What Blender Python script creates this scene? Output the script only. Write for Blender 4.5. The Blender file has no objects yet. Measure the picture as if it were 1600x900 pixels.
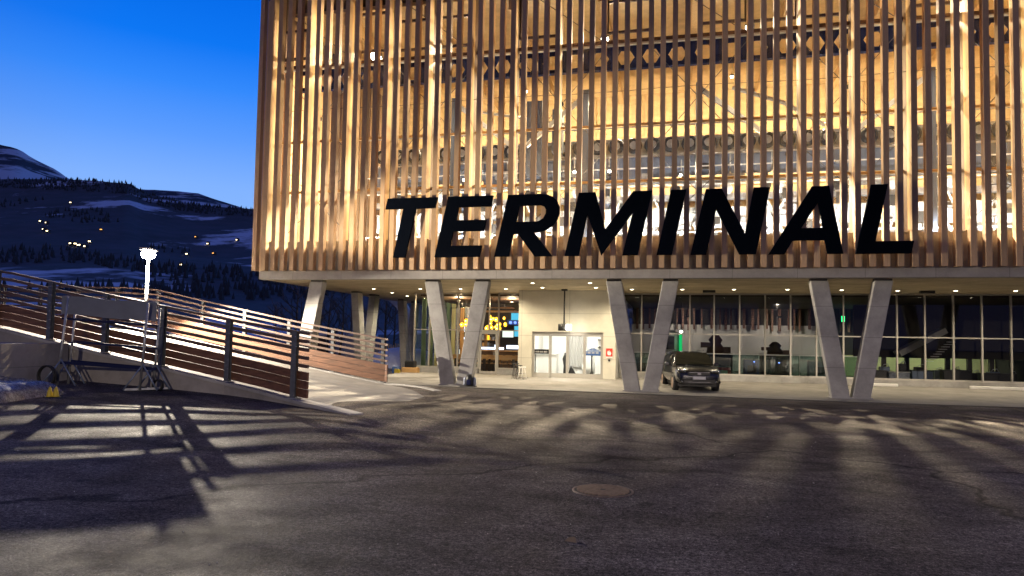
import bpy, bmesh, math, random
from mathutils import Vector, Matrix
random.seed(7)
SC = bpy.context.scene
COL = SC.collection

# ------------------------------------------------------------------ camera
CAMH = 1.7
PSI, TH, PH = -0.227143781, 0.047575624, 0.0186372338
def cam_axes():
    cy, sy = math.cos(PSI), math.sin(PSI)
    fw = Vector((sy*math.cos(TH), cy*math.cos(TH), math.sin(TH)))
    ri = Vector((cy, -sy, 0)); up = ri.cross(fw)
    r2 = math.cos(PH)*ri + math.sin(PH)*up
    u2 = -math.sin(PH)*ri + math.cos(PH)*up
    return r2, u2, fw
CR, CU, CF = cam_axes()
cd = bpy.data.cameras.new('camera'); cam = bpy.data.objects.new('camera', cd); COL.objects.link(cam)
cd.sensor_width = 36; cd.lens = 24; cd.shift_y = 34.5/1600
cd.clip_start = 0.1; cd.clip_end = 12000
M = Matrix((CR, CU, -CF)).transposed().to_4x4(); M.translation = Vector((0, 0, CAMH))
cam.matrix_world = M
SC.camera = cam
def bearing(px, py, dist):
    """point at a distance along a bearing of the survey photo (used to measure the site)"""
    f = 1600*24/36
    d = CF + (px-800)/f*CR - (py-484.5)/f*CU
    return Vector((0, 0, CAMH)) + d*dist

# ------------------------------------------------------------------ world: dusk sky
W = bpy.data.worlds.new('World'); SC.world = W; W.use_nodes = True
nt = W.node_tree; nt.nodes.clear()
out = nt.nodes.new('ShaderNodeOutputWorld'); bg = nt.nodes.new('ShaderNodeBackground')
sky = nt.nodes.new('ShaderNodeTexSky'); sky.sky_type = 'NISHITA'; sky.sun_disc = False
sky.sun_elevation = math.radians(-2.0); sky.sun_rotation = math.radians(-25); sky.air_density = 1.5; sky.ozone_density = 4
tc = nt.nodes.new('ShaderNodeTexCoord'); sep = nt.nodes.new('ShaderNodeSeparateXYZ')
nt.links.new(tc.outputs['Generated'], sep.inputs[0])
ramp = nt.nodes.new('ShaderNodeValToRGB')
nt.links.new(sep.outputs['Z'], ramp.inputs[0])
els = ramp.color_ramp.elements
els[0].position = 0.0; els[0].color = (0.36, 0.60, 1.0, 1)
els[1].position = 1.0; els[1].color = (0.005, 0.03, 0.24, 1)
for p, c in ((0.20, (0.22, 0.45, 1.0, 1)), (0.26, (0.11, 0.34, 1.0, 1)), (0.32, (0.035, 0.255, 0.98, 1)), (0.37, (0.004, 0.185, 0.91, 1)), (0.44, (0.001, 0.14, 0.80, 1)), (0.60, (0.003, 0.09, 0.58, 1)), (0.78, (0.004, 0.045, 0.34, 1))):
    e = els.new(p); e.color = c
mixw = nt.nodes.new('ShaderNodeMix'); mixw.data_type = 'RGBA'; mixw.blend_type = 'ADD'
mixw.inputs[0].default_value = 0.015
nt.links.new(ramp.outputs[0], mixw.inputs[6]); nt.links.new(sky.outputs[0], mixw.inputs[7])
dot = nt.nodes.new('ShaderNodeVectorMath'); dot.operation = 'DOT_PRODUCT'; dot.inputs[1].default_value = (0.0, 0.99, 0.10)
nt.links.new(tc.outputs['Generated'], dot.inputs[0])
mr = nt.nodes.new('ShaderNodeMapRange'); mr.inputs[1].default_value = 0.70; mr.inputs[2].default_value = -0.35; mr.inputs[3].default_value = 0; mr.inputs[4].default_value = 1
nt.links.new(dot.outputs['Value'], mr.inputs[0])
east = nt.nodes.new('ShaderNodeMix'); east.data_type = 'RGBA'   # darker violet-grey twilight arch away from the afterglow
nt.links.new(mr.outputs[0], east.inputs[0]); nt.links.new(mixw.outputs[2], east.inputs[6]); east.inputs[7].default_value = (0.075, 0.078, 0.20, 1)
nt.links.new(east.outputs[2], bg.inputs[0]); bg.inputs[1].default_value = 1.0
nt.links.new(bg.outputs[0], out.inputs[0])

SC.view_settings.view_transform = 'Standard'; SC.view_settings.look = 'None'
SC.view_settings.exposure = 0.0; SC.view_settings.gamma = 1
SC.render.engine = 'CYCLES'
SC.cycles.use_denoising = True
try: SC.cycles.denoiser = 'OPENIMAGEDENOISE'
except Exception: pass
SC.cycles.max_bounces = 7; SC.cycles.diffuse_bounces = 3; SC.cycles.glossy_bounces = 3
SC.cycles.transparent_max_bounces = 16; SC.cycles.transmission_bounces = 4
SC.cycles.sample_clamp_indirect = 6; SC.cycles.caustics_reflective = False; SC.cycles.caustics_refractive = False

# ------------------------------------------------------------------ materials
def mat(name, base, rough=0.6, metal=0.0, var=0.0, scale=4.0, stretch=(1, 1, 1), bump=0.0, bscale=60.0,
        emis=None, estr=0.0, spec=0.5, rnd=0.0, var2=None, coords='Object', rvar=0.0, coat=0.0):
    m = bpy.data.materials.new(name); m.use_nodes = True; n = m.node_tree; b = n.nodes['Principled BSDF']
    b.inputs['Base Color'].default_value = (*base, 1); b.inputs['Roughness'].default_value = rough
    b.inputs['Metallic'].default_value = metal; b.inputs['Specular IOR Level'].default_value = spec
    if coat: b.inputs['Coat Weight'].default_value = coat; b.inputs['Coat Roughness'].default_value = 0.05
    if emis:
        b.inputs['Emission Color'].default_value = (*emis, 1); b.inputs['Emission Strength'].default_value = estr
    if var or bump or rnd or rvar:
        t = n.nodes.new('ShaderNodeTexCoord'); mp = n.nodes.new('ShaderNodeMapping')
        mp.inputs['Scale'].default_value = stretch
        n.links.new(t.outputs[coords], mp.inputs[0])
        oi = n.nodes.new('ShaderNodeObjectInfo')
        mul = n.nodes.new('ShaderNodeMath'); mul.operation = 'MULTIPLY'; mul.inputs[1].default_value = 37.0
        n.links.new(oi.outputs['Random'], mul.inputs[0]); 
        cx = n.nodes.new('ShaderNodeCombineXYZ'); n.links.new(mul.outputs[0], cx.inputs[0]); n.links.new(mul.outputs[0], cx.inputs[2])
        n.links.new(cx.outputs[0], mp.inputs['Location'])
        ns = n.nodes.new('ShaderNodeTexNoise'); ns.inputs['Scale'].default_value = scale; ns.inputs['Detail'].default_value = 6
        n.links.new(mp.outputs[0], ns.inputs[0])
        rp = n.nodes.new('ShaderNodeMapRange'); rp.inputs[1].default_value = 0.3; rp.inputs[2].default_value = 0.7
        rp.inputs[3].default_value = 1-var; rp.inputs[4].default_value = 1+var
        n.links.new(ns.outputs[0], rp.inputs[0])
        last = rp.outputs[0]
        if rnd:
            r2 = n.nodes.new('ShaderNodeMapRange'); r2.inputs[3].default_value = 1-rnd; r2.inputs[4].default_value = 1+rnd
            n.links.new(oi.outputs['Random'], r2.inputs[0])
            mm = n.nodes.new('ShaderNodeMath'); mm.operation = 'MULTIPLY'
            n.links.new(last, mm.inputs[0]); n.links.new(r2.outputs[0], mm.inputs[1]); last = mm.outputs[0]
        vm = n.nodes.new('ShaderNodeVectorMath'); vm.operation = 'SCALE'; vm.inputs[0].default_value = base
        n.links.new(last, vm.inputs['Scale'])
        src = vm.outputs[0]
        if var2:
            n2 = n.nodes.new('ShaderNodeTexNoise'); n2.inputs['Scale'].default_value = scale*0.23; n2.inputs['Detail'].default_value = 8
            n2.inputs['Roughness'].default_value = 0.65
            n.links.new(mp.outputs[0], n2.inputs[0])
            q = n.nodes.new('ShaderNodeMapRange'); q.inputs[1].default_value = 0.48; q.inputs[2].default_value = 0.62
            n.links.new(n2.outputs[0], q.inputs[0])
            mx = n.nodes.new('ShaderNodeMix'); mx.data_type = 'RGBA'
            n.links.new(q.outputs[0], mx.inputs[0]); n.links.new(src, mx.inputs[6]); mx.inputs[7].default_value = (*var2, 1)
            src = mx.outputs[2]
        n.links.new(src, b.inputs['Base Color'])
        if rvar:
            r3 = n.nodes.new('ShaderNodeMapRange'); r3.inputs[1].default_value = 0.35; r3.inputs[2].default_value = 0.65
            r3.inputs[3].default_value = rough-rvar; r3.inputs[4].default_value = rough+rvar
            n.links.new(ns.outputs[0], r3.inputs[0]); n.links.new(r3.outputs[0], b.inputs['Roughness'])
        if bump:
            nb = n.nodes.new('ShaderNodeTexNoise'); nb.inputs['Scale'].default_value = bscale; nb.inputs['Detail'].default_value = 4
            n.links.new(mp.outputs[0], nb.inputs[0])
            bp = n.nodes.new('ShaderNodeBump'); bp.inputs['Strength'].default_value = bump; bp.inputs['Distance'].default_value = 0.01
            n.links.new(nb.outputs[0], bp.inputs['Height']); n.links.new(bp.outputs[0], b.inputs['Normal'])
    return m

def glass_mat(name, tint=(0.93, 0.96, 0.95), gloss=0.12, rough=0.01):
    m = bpy.data.materials.new(name); m.use_nodes = True; n = m.node_tree; n.nodes.clear()
    o = n.nodes.new('ShaderNodeOutputMaterial'); tr = n.nodes.new('ShaderNodeBsdfTransparent'); gl = n.nodes.new('ShaderNodeBsdfGlossy')
    tr.inputs[0].default_value = (*tint, 1); gl.inputs['Roughness'].default_value = rough; gl.inputs['Color'].default_value = (1, 1, 1, 1)
    fr = n.nodes.new('ShaderNodeFresnel'); fr.inputs[0].default_value = 1.45
    ad = n.nodes.new('ShaderNodeMath'); ad.operation = 'MULTIPLY_ADD'; ad.inputs[1].default_value = 1.2; ad.inputs[2].default_value = gloss-0.05
    n.links.new(fr.outputs[0], ad.inputs[0]); ad.use_clamp = True
    mx = n.nodes.new('ShaderNodeMixShader'); n.links.new(ad.outputs[0], mx.inputs[0])
    n.links.new(tr.outputs[0], mx.inputs[1]); n.links.new(gl.outputs[0], mx.inputs[2]); n.links.new(mx.outputs[0], o.inputs[0])
    return m

def emit(name, col, s):
    m = bpy.data.materials.new(name); m.use_nodes = True; n = m.node_tree; n.nodes.clear()
    o = n.nodes.new('ShaderNodeOutputMaterial'); e = n.nodes.new('ShaderNodeEmission')
    e.inputs[0].default_value = (*col, 1); e.inputs[1].default_value = s; n.links.new(e.outputs[0], o.inputs[0]); return m

MT = {}
MT['batten'] = mat('larch_batten', (0.50, 0.33, 0.185), 0.7, var=0.18, scale=5, stretch=(16, 16, 0.7), rnd=0.2, bump=0.25, bscale=30)
MT['glulam'] = mat('spruce_glulam', (0.55, 0.37, 0.17), 0.6, var=0.15, scale=4, stretch=(3, 3, 0.4), rnd=0.1)
MT['plywood'] = mat('spruce_panel', (0.60, 0.42, 0.20), 0.6, var=0.16, scale=2.5, stretch=(1, 1, 2.2))
MT['dark_timber'] = mat('dark_window_timber', (0.10, 0.055, 0.03), 0.6)
MT['asphalt'] = None
MT['tar'] = mat('metal_shoe', (0.06, 0.055, 0.05), 0.6)
MT['galv'] = mat('galvanised_steel', (0.40, 0.41, 0.42), 0.45, metal=0.75, var=0.2, scale=9, rvar=0.1)
MT['white_steel'] = mat('white_painted_steel', (0.72, 0.72, 0.70), 0.4, var=0.12, scale=3)
MT['grey_frame'] = mat('anodised_frame', (0.42, 0.40, 0.36), 0.4, metal=0.3)
MT['dark_frame'] = mat('dark_frame', (0.035, 0.033, 0.03), 0.4)
MT['navy'] = mat('navy_painted_steel', (0.003, 0.007, 0.045), 0.7, spec=0.2)
MT['blue_steel'] = mat('blue_grey_steel', (0.16, 0.20, 0.28), 0.4, metal=0.4)
MT['sign'] = mat('sign_black', (0.0015, 0.003, 0.007), 1.0, spec=0.03)
MT['rubber'] = mat('rubber', (0.012, 0.012, 0.013), 0.7)
MT['board'] = mat('stained_board', (0.14, 0.065, 0.036), 0.6, var=0.4, scale=3, stretch=(0.6, 4, 6), bump=0.2, bscale=20)
MT['post'] = mat('post_steel', (0.13, 0.14, 0.155), 0.5, metal=0.5, var=0.2, scale=9)
MT['rail'] = mat('rail_timber', (0.12, 0.075, 0.058), 0.6, var=0.2, scale=4, stretch=(0.4, 4, 4))
MT['snow'] = mat('snow', (0.72, 0.75, 0.80), 0.8, var=0.05)
MT['white'] = mat('white_wall', (0.80, 0.79, 0.76), 0.7)
MT['grey_wall'] = mat('pale_grey_wall', (0.46, 0.45, 0.43), 0.8, var=0.1, scale=0.7)
MT['dark_wall'] = mat('dark_wall', (0.05, 0.045, 0.04), 0.8)
MT['floor'] = mat('shop_floor', (0.22, 0.21, 0.19), 0.35, var=0.15, scale=2)
MT['glass'] = glass_mat('facade_glass', (0.94, 0.96, 0.95), 0.045)
MT['hall_glass'] = glass_mat('hall_glass', (0.97, 0.97, 0.96), 0.05)
MT['rest_glass'] = glass_mat('restaurant_glass', (0.95, 0.97, 0.95), 0.03)
MT['green_glass'] = glass_mat('balustrade_glass', (0.62, 0.76, 0.70), 0.10)
MT['carglass'] = glass_mat('car_glass', (0.10, 0.13, 0.11), 0.14)
MT['paint'] = mat('car_paint', (0.016, 0.018, 0.026), 0.25, metal=0.3, coat=1.0, spec=0.6)
MT['black_plastic'] = mat('black_plastic', (0.012, 0.012, 0.012), 0.45)
MT['chrome'] = mat('chrome', (0.7, 0.7, 0.72), 0.15, metal=1)
MT['lens'] = mat('headlamp_lens', (0.5, 0.52, 0.55), 0.08, metal=0.6)
MT['plate'] = mat('plate_white', (0.75, 0.75, 0.73), 0.4)
MT['alloy'] = mat('alloy', (0.42, 0.30, 0.24), 0.35, metal=0.8)
MT['red'] = mat('sign_red', (0.62, 0.03, 0.015), 0.5)
MT['yellow'] = mat('yellow_plastic', (0.45, 0.33, 0.02), 0.5)
MT['blue'] = mat('blue_cloth', (0.03, 0.09, 0.28), 0.8)
MT['greyblue'] = mat('grey_fabric', (0.30, 0.33, 0.40), 0.8, var=0.3, scale=8)
MT['tarp'] = mat('clear_wrap', (0.09, 0.09, 0.11), 0.25, var=0.7, scale=14, bump=0.5, bscale=8, rvar=0.1, stretch=(0.5, 3, 2), var2=(0.18, 0.18, 0.21))
MT['sheetm'] = mat('grey_sheet', (0.12, 0.135, 0.17), 0.6, var=0.12, scale=3)
MT['bark'] = mat('bark', (0.13, 0.10, 0.07), 0.9, var=0.3, scale=5)
MT['conifer'] = mat('conifer', (0.045, 0.05, 0.052), 0.9)
MT['iron'] = mat('cast_iron', (0.15, 0.105, 0.08), 0.6, metal=0.2, var=0.35, scale=20)
MT['amber'] = emit('amber_glass', (1.0, 0.50, 0.03), 2.6)
MT['amber2'] = emit('amber_bulb', (1.0, 0.78, 0.25), 9)
MT['em_white'] = emit('white_light', (1.0, 0.95, 0.85), 9)
MT['em_lamp'] = emit('street_lamp_light', (1.0, 0.93, 0.78), 160)
MT['em_hall'] = emit('hall_lamp_light', (1.0, 0.93, 0.80), 55)
MT['em_down'] = emit('downlight_light', (1.0, 0.86, 0.60), 14)
MT['em_cyan'] = emit('screen_cyan', (0.10, 0.55, 0.80), 1.1)
MT['em_blue'] = emit('screen_blue', (0.18, 0.28, 1.0), 2.2)
MT['em_strip'] = emit('bar_light', (0.70, 0.78, 1.0), 3.0)
MT['em_pale'] = emit('screen_pale', (0.85, 0.95, 0.85), 1.3)
MT['em_green'] = emit('green_light', (0.01, 0.55, 0.14), 1.0)
MT['em_greens'] = emit('green_led', (0.02, 1.0, 0.25), 4.0)
MT['em_bdot'] = emit('blue_led', (0.2, 0.25, 1.0), 9.0)
MT['em_win'] = emit('lit_window', (1.0, 0.78, 0.45), 7)
MT['em_wor'] = emit('lit_window_orange', (1.0, 0.45, 0.12), 3)
MT['em_yg'] = mat('pale_yellow_wall', (0.55, 0.56, 0.30), 0.7)
MT['drape'] = mat('green_drape', (0.10, 0.17, 0.11), 0.8, var=0.2, scale=3, stretch=(1, 5, 0.2))
MT['grit_stone'] = mat('grit_stone', (0.33, 0.31, 0.28), 0.9)
MT['cover'] = mat('machine_cover', (0.46, 0.46, 0.45), 0.45, var=0.35, scale=2.5)
MT['seat'] = mat('seat_wood', (0.50, 0.30, 0.12), 0.5)

def concrete(name, base, course=0.0, vert=0.0, stain=0.25):
    """cast concrete: cloudy tone, small air holes, optional shuttering lines"""
    m = bpy.data.materials.new(name); m.use_nodes = True; n = m.node_tree; b = n.nodes['Principled BSDF']
    g = n.nodes.new('ShaderNodeNewGeometry')
    n1 = n.nodes.new('ShaderNodeTexNoise'); n1.inputs['Scale'].default_value = 1.1; n1.inputs['Detail'].default_value = 9; n1.inputs['Roughness'].default_value = 0.7
    n.links.new(g.outputs['Position'], n1.inputs[0])
    r1 = n.nodes.new('ShaderNodeMapRange'); r1.inputs[1].default_value = 0.3; r1.inputs[2].default_value = 0.72; r1.inputs[3].default_value = 1-stain; r1.inputs[4].default_value = 1+stain*0.5
    n.links.new(n1.outputs[0], r1.inputs[0])
    vo = n.nodes.new('ShaderNodeTexVoronoi'); vo.inputs['Scale'].default_value = 14
    n.links.new(g.outputs['Position'], vo.inputs[0])
    r2 = n.nodes.new('ShaderNodeMapRange'); r2.inputs[1].default_value = 0.05; r2.inputs[2].default_value = 0.09; r2.inputs[3].default_value = 0.7; r2.inputs[4].default_value = 1
    n.links.new(vo.outputs[0], r2.inputs[0])
    mu = n.nodes.new('ShaderNodeMath'); mu.operation = 'MULTIPLY'; n.links.new(r1.outputs[0], mu.inputs[0]); n.links.new(r2.outputs[0], mu.inputs[1])
    last = mu.outputs[0]
    sp = n.nodes.new('ShaderNodeSeparateXYZ'); n.links.new(g.outputs['Position'], sp.inputs[0])
    for ax, per in (('Z', course), ('X', vert)):
        if not per: continue
        md = n.nodes.new('ShaderNodeMath'); md.operation = 'PINGPONG'; md.inputs[1].default_value = per/2; n.links.new(sp.outputs[ax], md.inputs[0])
        rr = n.nodes.new('ShaderNodeMapRange'); rr.inputs[1].default_value = 0.004; rr.inputs[2].default_value = 0.014; rr.inputs[3].default_value = 0.62; rr.inputs[4].default_value = 1
        n.links.new(md.outputs[0], rr.inputs[0])
        m2 = n.nodes.new('ShaderNodeMath'); m2.operation = 'MULTIPLY'; n.links.new(last, m2.inputs[0]); n.links.new(rr.outputs[0], m2.inputs[1]); last = m2.outputs[0]
    vm = n.nodes.new('ShaderNodeVectorMath'); vm.operation = 'SCALE'; vm.inputs[0].default_value = base; n.links.new(last, vm.inputs['Scale'])
    n.links.new(vm.outputs[0], b.inputs['Base Color']); b.inputs['Roughness'].default_value = 0.75
    nb = n.nodes.new('ShaderNodeTexNoise'); nb.inputs['Scale'].default_value = 35; nb.inputs['Detail'].default_value = 5; n.links.new(g.outputs['Position'], nb.inputs[0])
    bp = n.nodes.new('ShaderNodeBump'); bp.inputs['Strength'].default_value = 0.25; bp.inputs['Distance'].default_value = 0.01
    n.links.new(nb.outputs[0], bp.inputs['Height']); n.links.new(bp.outputs[0], b.inputs['Normal'])
    return m
MT['conc'] = concrete('cast_concrete', (0.36, 0.35, 0.335), 1.05, 0, 0.4)
MT['conc_wall'] = concrete('wall_concrete', (0.60, 0.57, 0.48), 1.02, 2.2, 0.15)
MT['conc_fascia'] = concrete('fascia_concrete', (0.36, 0.34, 0.32), 0, 2.13, 0.3)
MT['conc_soffit'] = concrete('soffit_board_marks', (0.34, 0.29, 0.20), 0, 0.0, 0.35)
MT['conc_ret'] = concrete('retaining_concrete', (0.30, 0.28, 0.26), 0.9, 0, 0.4)
MT['pave'] = concrete('pavement_concrete', (0.23, 0.215, 0.195), 0, 0, 0.35)

def asphalt():
    m = bpy.data.materials.new('asphalt'); m.use_nodes = True; n = m.node_tree; b = n.nodes['Principled BSDF']
    g = n.nodes.new('ShaderNodeNewGeometry')
    def noise(sc, det=5, rough=0.6, st=(1, 1, 1)):
        mp = n.nodes.new('ShaderNodeMapping'); mp.inputs['Scale'].default_value = st; n.links.new(g.outputs['Position'], mp.inputs[0])
        x = n.nodes.new('ShaderNodeTexNoise'); x.inputs['Scale'].default_value = sc; x.inputs['Detail'].default_value = det; x.inputs['Roughness'].default_value = rough
        n.links.new(mp.outputs[0], x.inputs[0]); return x.outputs[0]
    def rng(s, a, b_, c, d):
        x = n.nodes.new('ShaderNodeMapRange'); n.links.new(s, x.inputs[0])
        for i, v in enumerate((a, b_, c, d)): x.inputs[i+1].default_value = v
        return x.outputs[0]
    def mul(a, c):
        x = n.nodes.new('ShaderNodeMath'); x.operation = 'MULTIPLY'; n.links.new(a, x.inputs[0]); n.links.new(c, x.inputs[1]); return x.outputs[0]
    big = rng(noise(0.30, 8, 0.62), 0.36, 0.64, 0.62, 1.35)
    mid = rng(noise(1.7, 9, 0.72, (0.55, 1.0, 1)), 0.36, 0.64, 0.66, 1.34)
    fine = mul(rng(noise(70, 2, 0.8), 0.38, 0.62, 0.45, 1.6), mul(rng(noise(24, 4, 0.9), 0.42, 0.58, 0.35, 1.7), rng(noise(8.5, 6, 0.85), 0.38, 0.62, 0.66, 1.4)))
    tot = mul(mul(big, mid), fine)
    vo = n.nodes.new('ShaderNodeTexVoronoi'); vo.inputs['Scale'].default_value = 19; n.links.new(g.outputs['Position'], vo.inputs[0])
    grit = rng(vo.outputs['Distance'], 0.06, 0.15, 3.0, 1.0)
    tot = mul(tot, grit)
    # pale salt and dust marks, dark oil spots
    tot = mul(tot, rng(noise(0.9, 10, 0.8), 0.58, 0.68, 1.0, 1.9))
    tot = mul(tot, rng(noise(2.6, 3, 0.5), 0.27, 0.33, 0.5, 1.0))
    # curved tyre marks left by turning vehicles
    for cx_, cy_, rad in ((-4, 24, 12.2), (-4, 24, 13.9), (-4.6, 24.5, 15.6), (9, 27, 17.5), (9, 27, 19.2)):
        su = n.nodes.new('ShaderNodeVectorMath'); su.operation = 'DISTANCE'; n.links.new(g.outputs['Position'], su.inputs[0]); su.inputs[1].default_value = (cx_, cy_, 0)
        sb = n.nodes.new('ShaderNodeMath'); sb.operation = 'SUBTRACT'; n.links.new(su.outputs['Value'], sb.inputs[0]); sb.inputs[1].default_value = rad
        ab = n.nodes.new('ShaderNodeMath'); ab.operation = 'ABSOLUTE'; n.links.new(sb.outputs[0], ab.inputs[0])
        tot = mul(tot, rng(ab.outputs[0], 0.07, 0.16, 0.74, 1.0))
    # cracks
    vc = n.nodes.new('ShaderNodeTexVoronoi'); vc.feature = 'DISTANCE_TO_EDGE'; vc.inputs['Scale'].default_value = 0.13
    wn = n.nodes.new('ShaderNodeTexNoise'); wn.inputs['Scale'].default_value = 0.9; wn.inputs['Detail'].default_value = 8; n.links.new(g.outputs['Position'], wn.inputs[0])
    wm = n.nodes.new('ShaderNodeMix'); wm.data_type = 'RGBA'; wm.inputs[0].default_value = 0.55
    n.links.new(g.outputs['Position'], wm.inputs[6]); n.links.new(wn.outputs['Color'], wm.inputs[7]); n.links.new(wm.outputs[2], vc.inputs[0])
    tot = mul(tot, rng(vc.outputs[0], 0.0008, 0.004, 0.35, 1.0))
    vm = n.nodes.new('ShaderNodeVectorMath'); vm.operation = 'SCALE'; vm.inputs[0].default_value = (0.088, 0.077, 0.069); n.links.new(tot, vm.inputs['Scale'])
    n.links.new(vm.outputs[0], b.inputs['Base Color'])
    n.links.new(rng(noise(1.3, 6, 0.6), 0.35, 0.65, 0.55, 0.78), b.inputs['Roughness'])
    b.inputs['Specular IOR Level'].default_value = 0.04
    bp = n.nodes.new('ShaderNodeBump'); bp.inputs['Strength'].default_value = 0.7; bp.inputs['Distance'].default_value = 0.018
    n.links.new(noise(26, 6, 0.8), bp.inputs['Height']); n.links.new(bp.outputs[0], b.inputs['Normal'])
    return m
MT['asphalt'] = asphalt()

# ------------------------------------------------------------------ mesh builder
WL = {}
class MB:
    def __init__(s): s.v = []; s.f = []; s.sm = []
    def box(s, c, d, rz=0.0):
        x, y, z = c; a, b, h = d[0]/2, d[1]/2, d[2]/2; i = len(s.v); ca, sa = math.cos(rz), math.sin(rz)
        for sx, sy, sz in ((-1,-1,-1),(1,-1,-1),(1,1,-1),(-1,1,-1),(-1,-1,1),(1,-1,1),(1,1,1),(-1,1,1)):
            px, py = sx*a, sy*b
            s.v.append((x+px*ca-py*sa, y+px*sa+py*ca, z+sz*h))
        s.f += [(i,i+3,i+2,i+1),(i+4,i+5,i+6,i+7),(i,i+1,i+5,i+4),(i+1,i+2,i+6,i+5),(i+2,i+3,i+7,i+6),(i+3,i,i+4,i+7)]; return s
    def bx(s, x0, x1, y0, y1, z0, z1): return s.box(((x0+x1)/2,(y0+y1)/2,(z0+z1)/2),(x1-x0,y1-y0,z1-z0))
    def bar(s, p, q, w, h, up=(0, 0, 1)):
        p, q = Vector(p), Vector(q); d = (q-p).normalized(); u = Vector(up)
        if abs(d.dot(u)) > 0.98: u = Vector((0, 1, 0))
        sd = d.cross(u).normalized()*w/2; u2 = sd.cross(d).normalized()*h/2; i = len(s.v)
        for b in (p, q):
            for a in (-sd-u2, sd-u2, sd+u2, -sd+u2): s.v.append(tuple(b+a))
        s.f += [(i,i+1,i+2,i+3),(i+7,i+6,i+5,i+4),(i,i+4,i+5,i+1),(i+1,i+5,i+6,i+2),(i+2,i+6,i+7,i+3),(i+3,i+7,i+4,i)]; return s
    def tube(s, pts, r, n=8, cap=True):
        pts = [Vector(p) for p in pts]; rs = r if isinstance(r, (list, tuple)) else [r]*len(pts); i0 = len(s.v); prev = None
        for k, p in enumerate(pts):
            d = (pts[min(k+1, len(pts)-1)] - pts[max(k-1, 0)]).normalized()
            if prev is None:
                u = Vector((0, 0, 1)) if abs(d.z) < 0.9 else Vector((1, 0, 0))
                a = d.cross(u).normalized()
            else: a = (prev - d*prev.dot(d)).normalized()
            prev = a; b = d.cross(a)
            for j in range(n):
                t = 2*math.pi*j/n; s.v.append(tuple(p + (a*math.cos(t)+b*math.sin(t))*rs[k]))
        for k in range(len(pts)-1):
            for j in range(n):
                s.f.append((i0+k*n+j, i0+k*n+(j+1)%n, i0+(k+1)*n+(j+1)%n, i0+(k+1)*n+j)); s.sm.append(len(s.f)-1)
        if cap: s.f.append(tuple(i0+j for j in range(n))[::-1]); s.f.append(tuple(i0+(len(pts)-1)*n+j for j in range(n)))
        return s
    def prism(s, poly, y0, y1, hole=None):
        """polygon in X,Z pushed from y0 to y1"""
        bm = bmesh.new()
        def ring(pts): 
            vs = [bm.verts.new((x, y0, z)) for x, z in pts]
            return vs, [bm.edges.new((vs[i], vs[(i+1) % len(vs)])) for i in range(len(vs))]
        v1, e1 = ring(poly); ee = list(e1)
        loops = [v1]
        if hole: v2, e2 = ring(hole); ee += e2; loops.append(v2)
        r = bmesh.ops.triangle_fill(bm, use_beauty=True, edges=ee)
        bm.verts.index_update(); i = len(s.v)
        vs = list(bm.verts); N = len(vs)
        for v in vs: s.v.append((v.co.x, y0, v.co.z))
        for v in vs: s.v.append((v.co.x, y1, v.co.z))
        for f in bm.faces:
            t = [v.index for v in f.verts]; s.f.append(tuple(i+k for k in t)); s.f.append(tuple(i+N+k for k in reversed(t)))
        for lp in loops:
            ids = [v.index for v in lp]
            for k in range(len(ids)):
                a, b = ids[k], ids[(k+1) % len(ids)]; s.f.append((i+a, i+b, i+N+b, i+N+a))
        bm.free(); return s
    def lathe(s, c, prof, n=16, axis='Z'):
        c = Vector(c); i = len(s.v)
        for r, h in prof:
            for j in range(n):
                t = 2*math.pi*j/n; a, b = r*math.cos(t), r*math.sin(t)
                s.v.append(tuple(c + (Vector((a, b, h)) if axis == 'Z' else Vector((a, h, b)) if axis == 'Y' else Vector((h, a, b)))))
        for k in range(len(prof)-1):
            for j in range(n):
                s.f.append((i+k*n+j, i+k*n+(j+1)%n, i+(k+1)*n+(j+1)%n, i+(k+1)*n+j)); s.sm.append(len(s.f)-1)
        s.f.append(tuple(i+j for j in range(n))[::-1]); s.f.append(tuple(i+(len(prof)-1)*n+j for j in range(n))); return s
    def quad(s, *p):
        i = len(s.v); s.v += [tuple(q) for q in p]; s.f.append(tuple(range(i, i+len(p)))); return s
    def build(s, name, m, parent=None, smooth=False, local=False, bevel=0, recalc=True):
        off = Vector((0, 0, 0)) if (local or parent is None) else WL.get(parent.name, Vector((0, 0, 0)))
        me = bpy.data.meshes.new(name)
        me.from_pydata([tuple(Vector(v)-off) for v in s.v], [], s.f)
        if recalc:
            bm = bmesh.new(); bm.from_mesh(me); bmesh.ops.recalc_face_normals(bm, faces=bm.faces); bm.to_mesh(me); bm.free()
        if smooth:
            for p in me.polygons: p.use_smooth = True
        else:
            for k in s.sm:
                if k < len(me.polygons): me.polygons[k].use_smooth = True
        o = bpy.data.objects.new(name, me); COL.objects.link(o)
        ms = m if isinstance(m, list) else [m]
        for x in ms: me.materials.append(MT[x] if isinstance(x, str) else x)
        if parent is not None: o.parent = parent
        WL[o.name] = off
        if bevel:
            bv = o.modifiers.new('bevel', 'BEVEL'); bv.width = bevel; bv.segments = 2; bv.limit_method = 'ANGLE'
        return o
def tag(o, label=None, cat=None, group=None, kind=None):
    if label: o['label'] = label
    if cat: o['category'] = cat
    if group: o['group'] = group
    if kind: o['kind'] = kind
    return o
def thing(name, loc, label, cat, group=None, rz=0.0):
    o = bpy.data.objects.new(name, None); COL.objects.link(o); o.empty_display_size = 0.2
    o.location = loc; o.rotation_euler = (0, 0, rz); WL[o.name] = Vector(loc)
    return tag(o, label, cat, group)
def copy_tree(o, parent=None):
    c = o.copy(); COL.objects.link(c)
    if parent: c.parent = parent
    for ch in list(o.children): copy_tree(ch, c)
    return c
def lamp_data(kind, name, energy, col, **kw):
    l = bpy.data.lights.new(name, kind); l.energy = energy; l.color = col
    for k, v in kw.items(): setattr(l, k, v)
    return l
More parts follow.
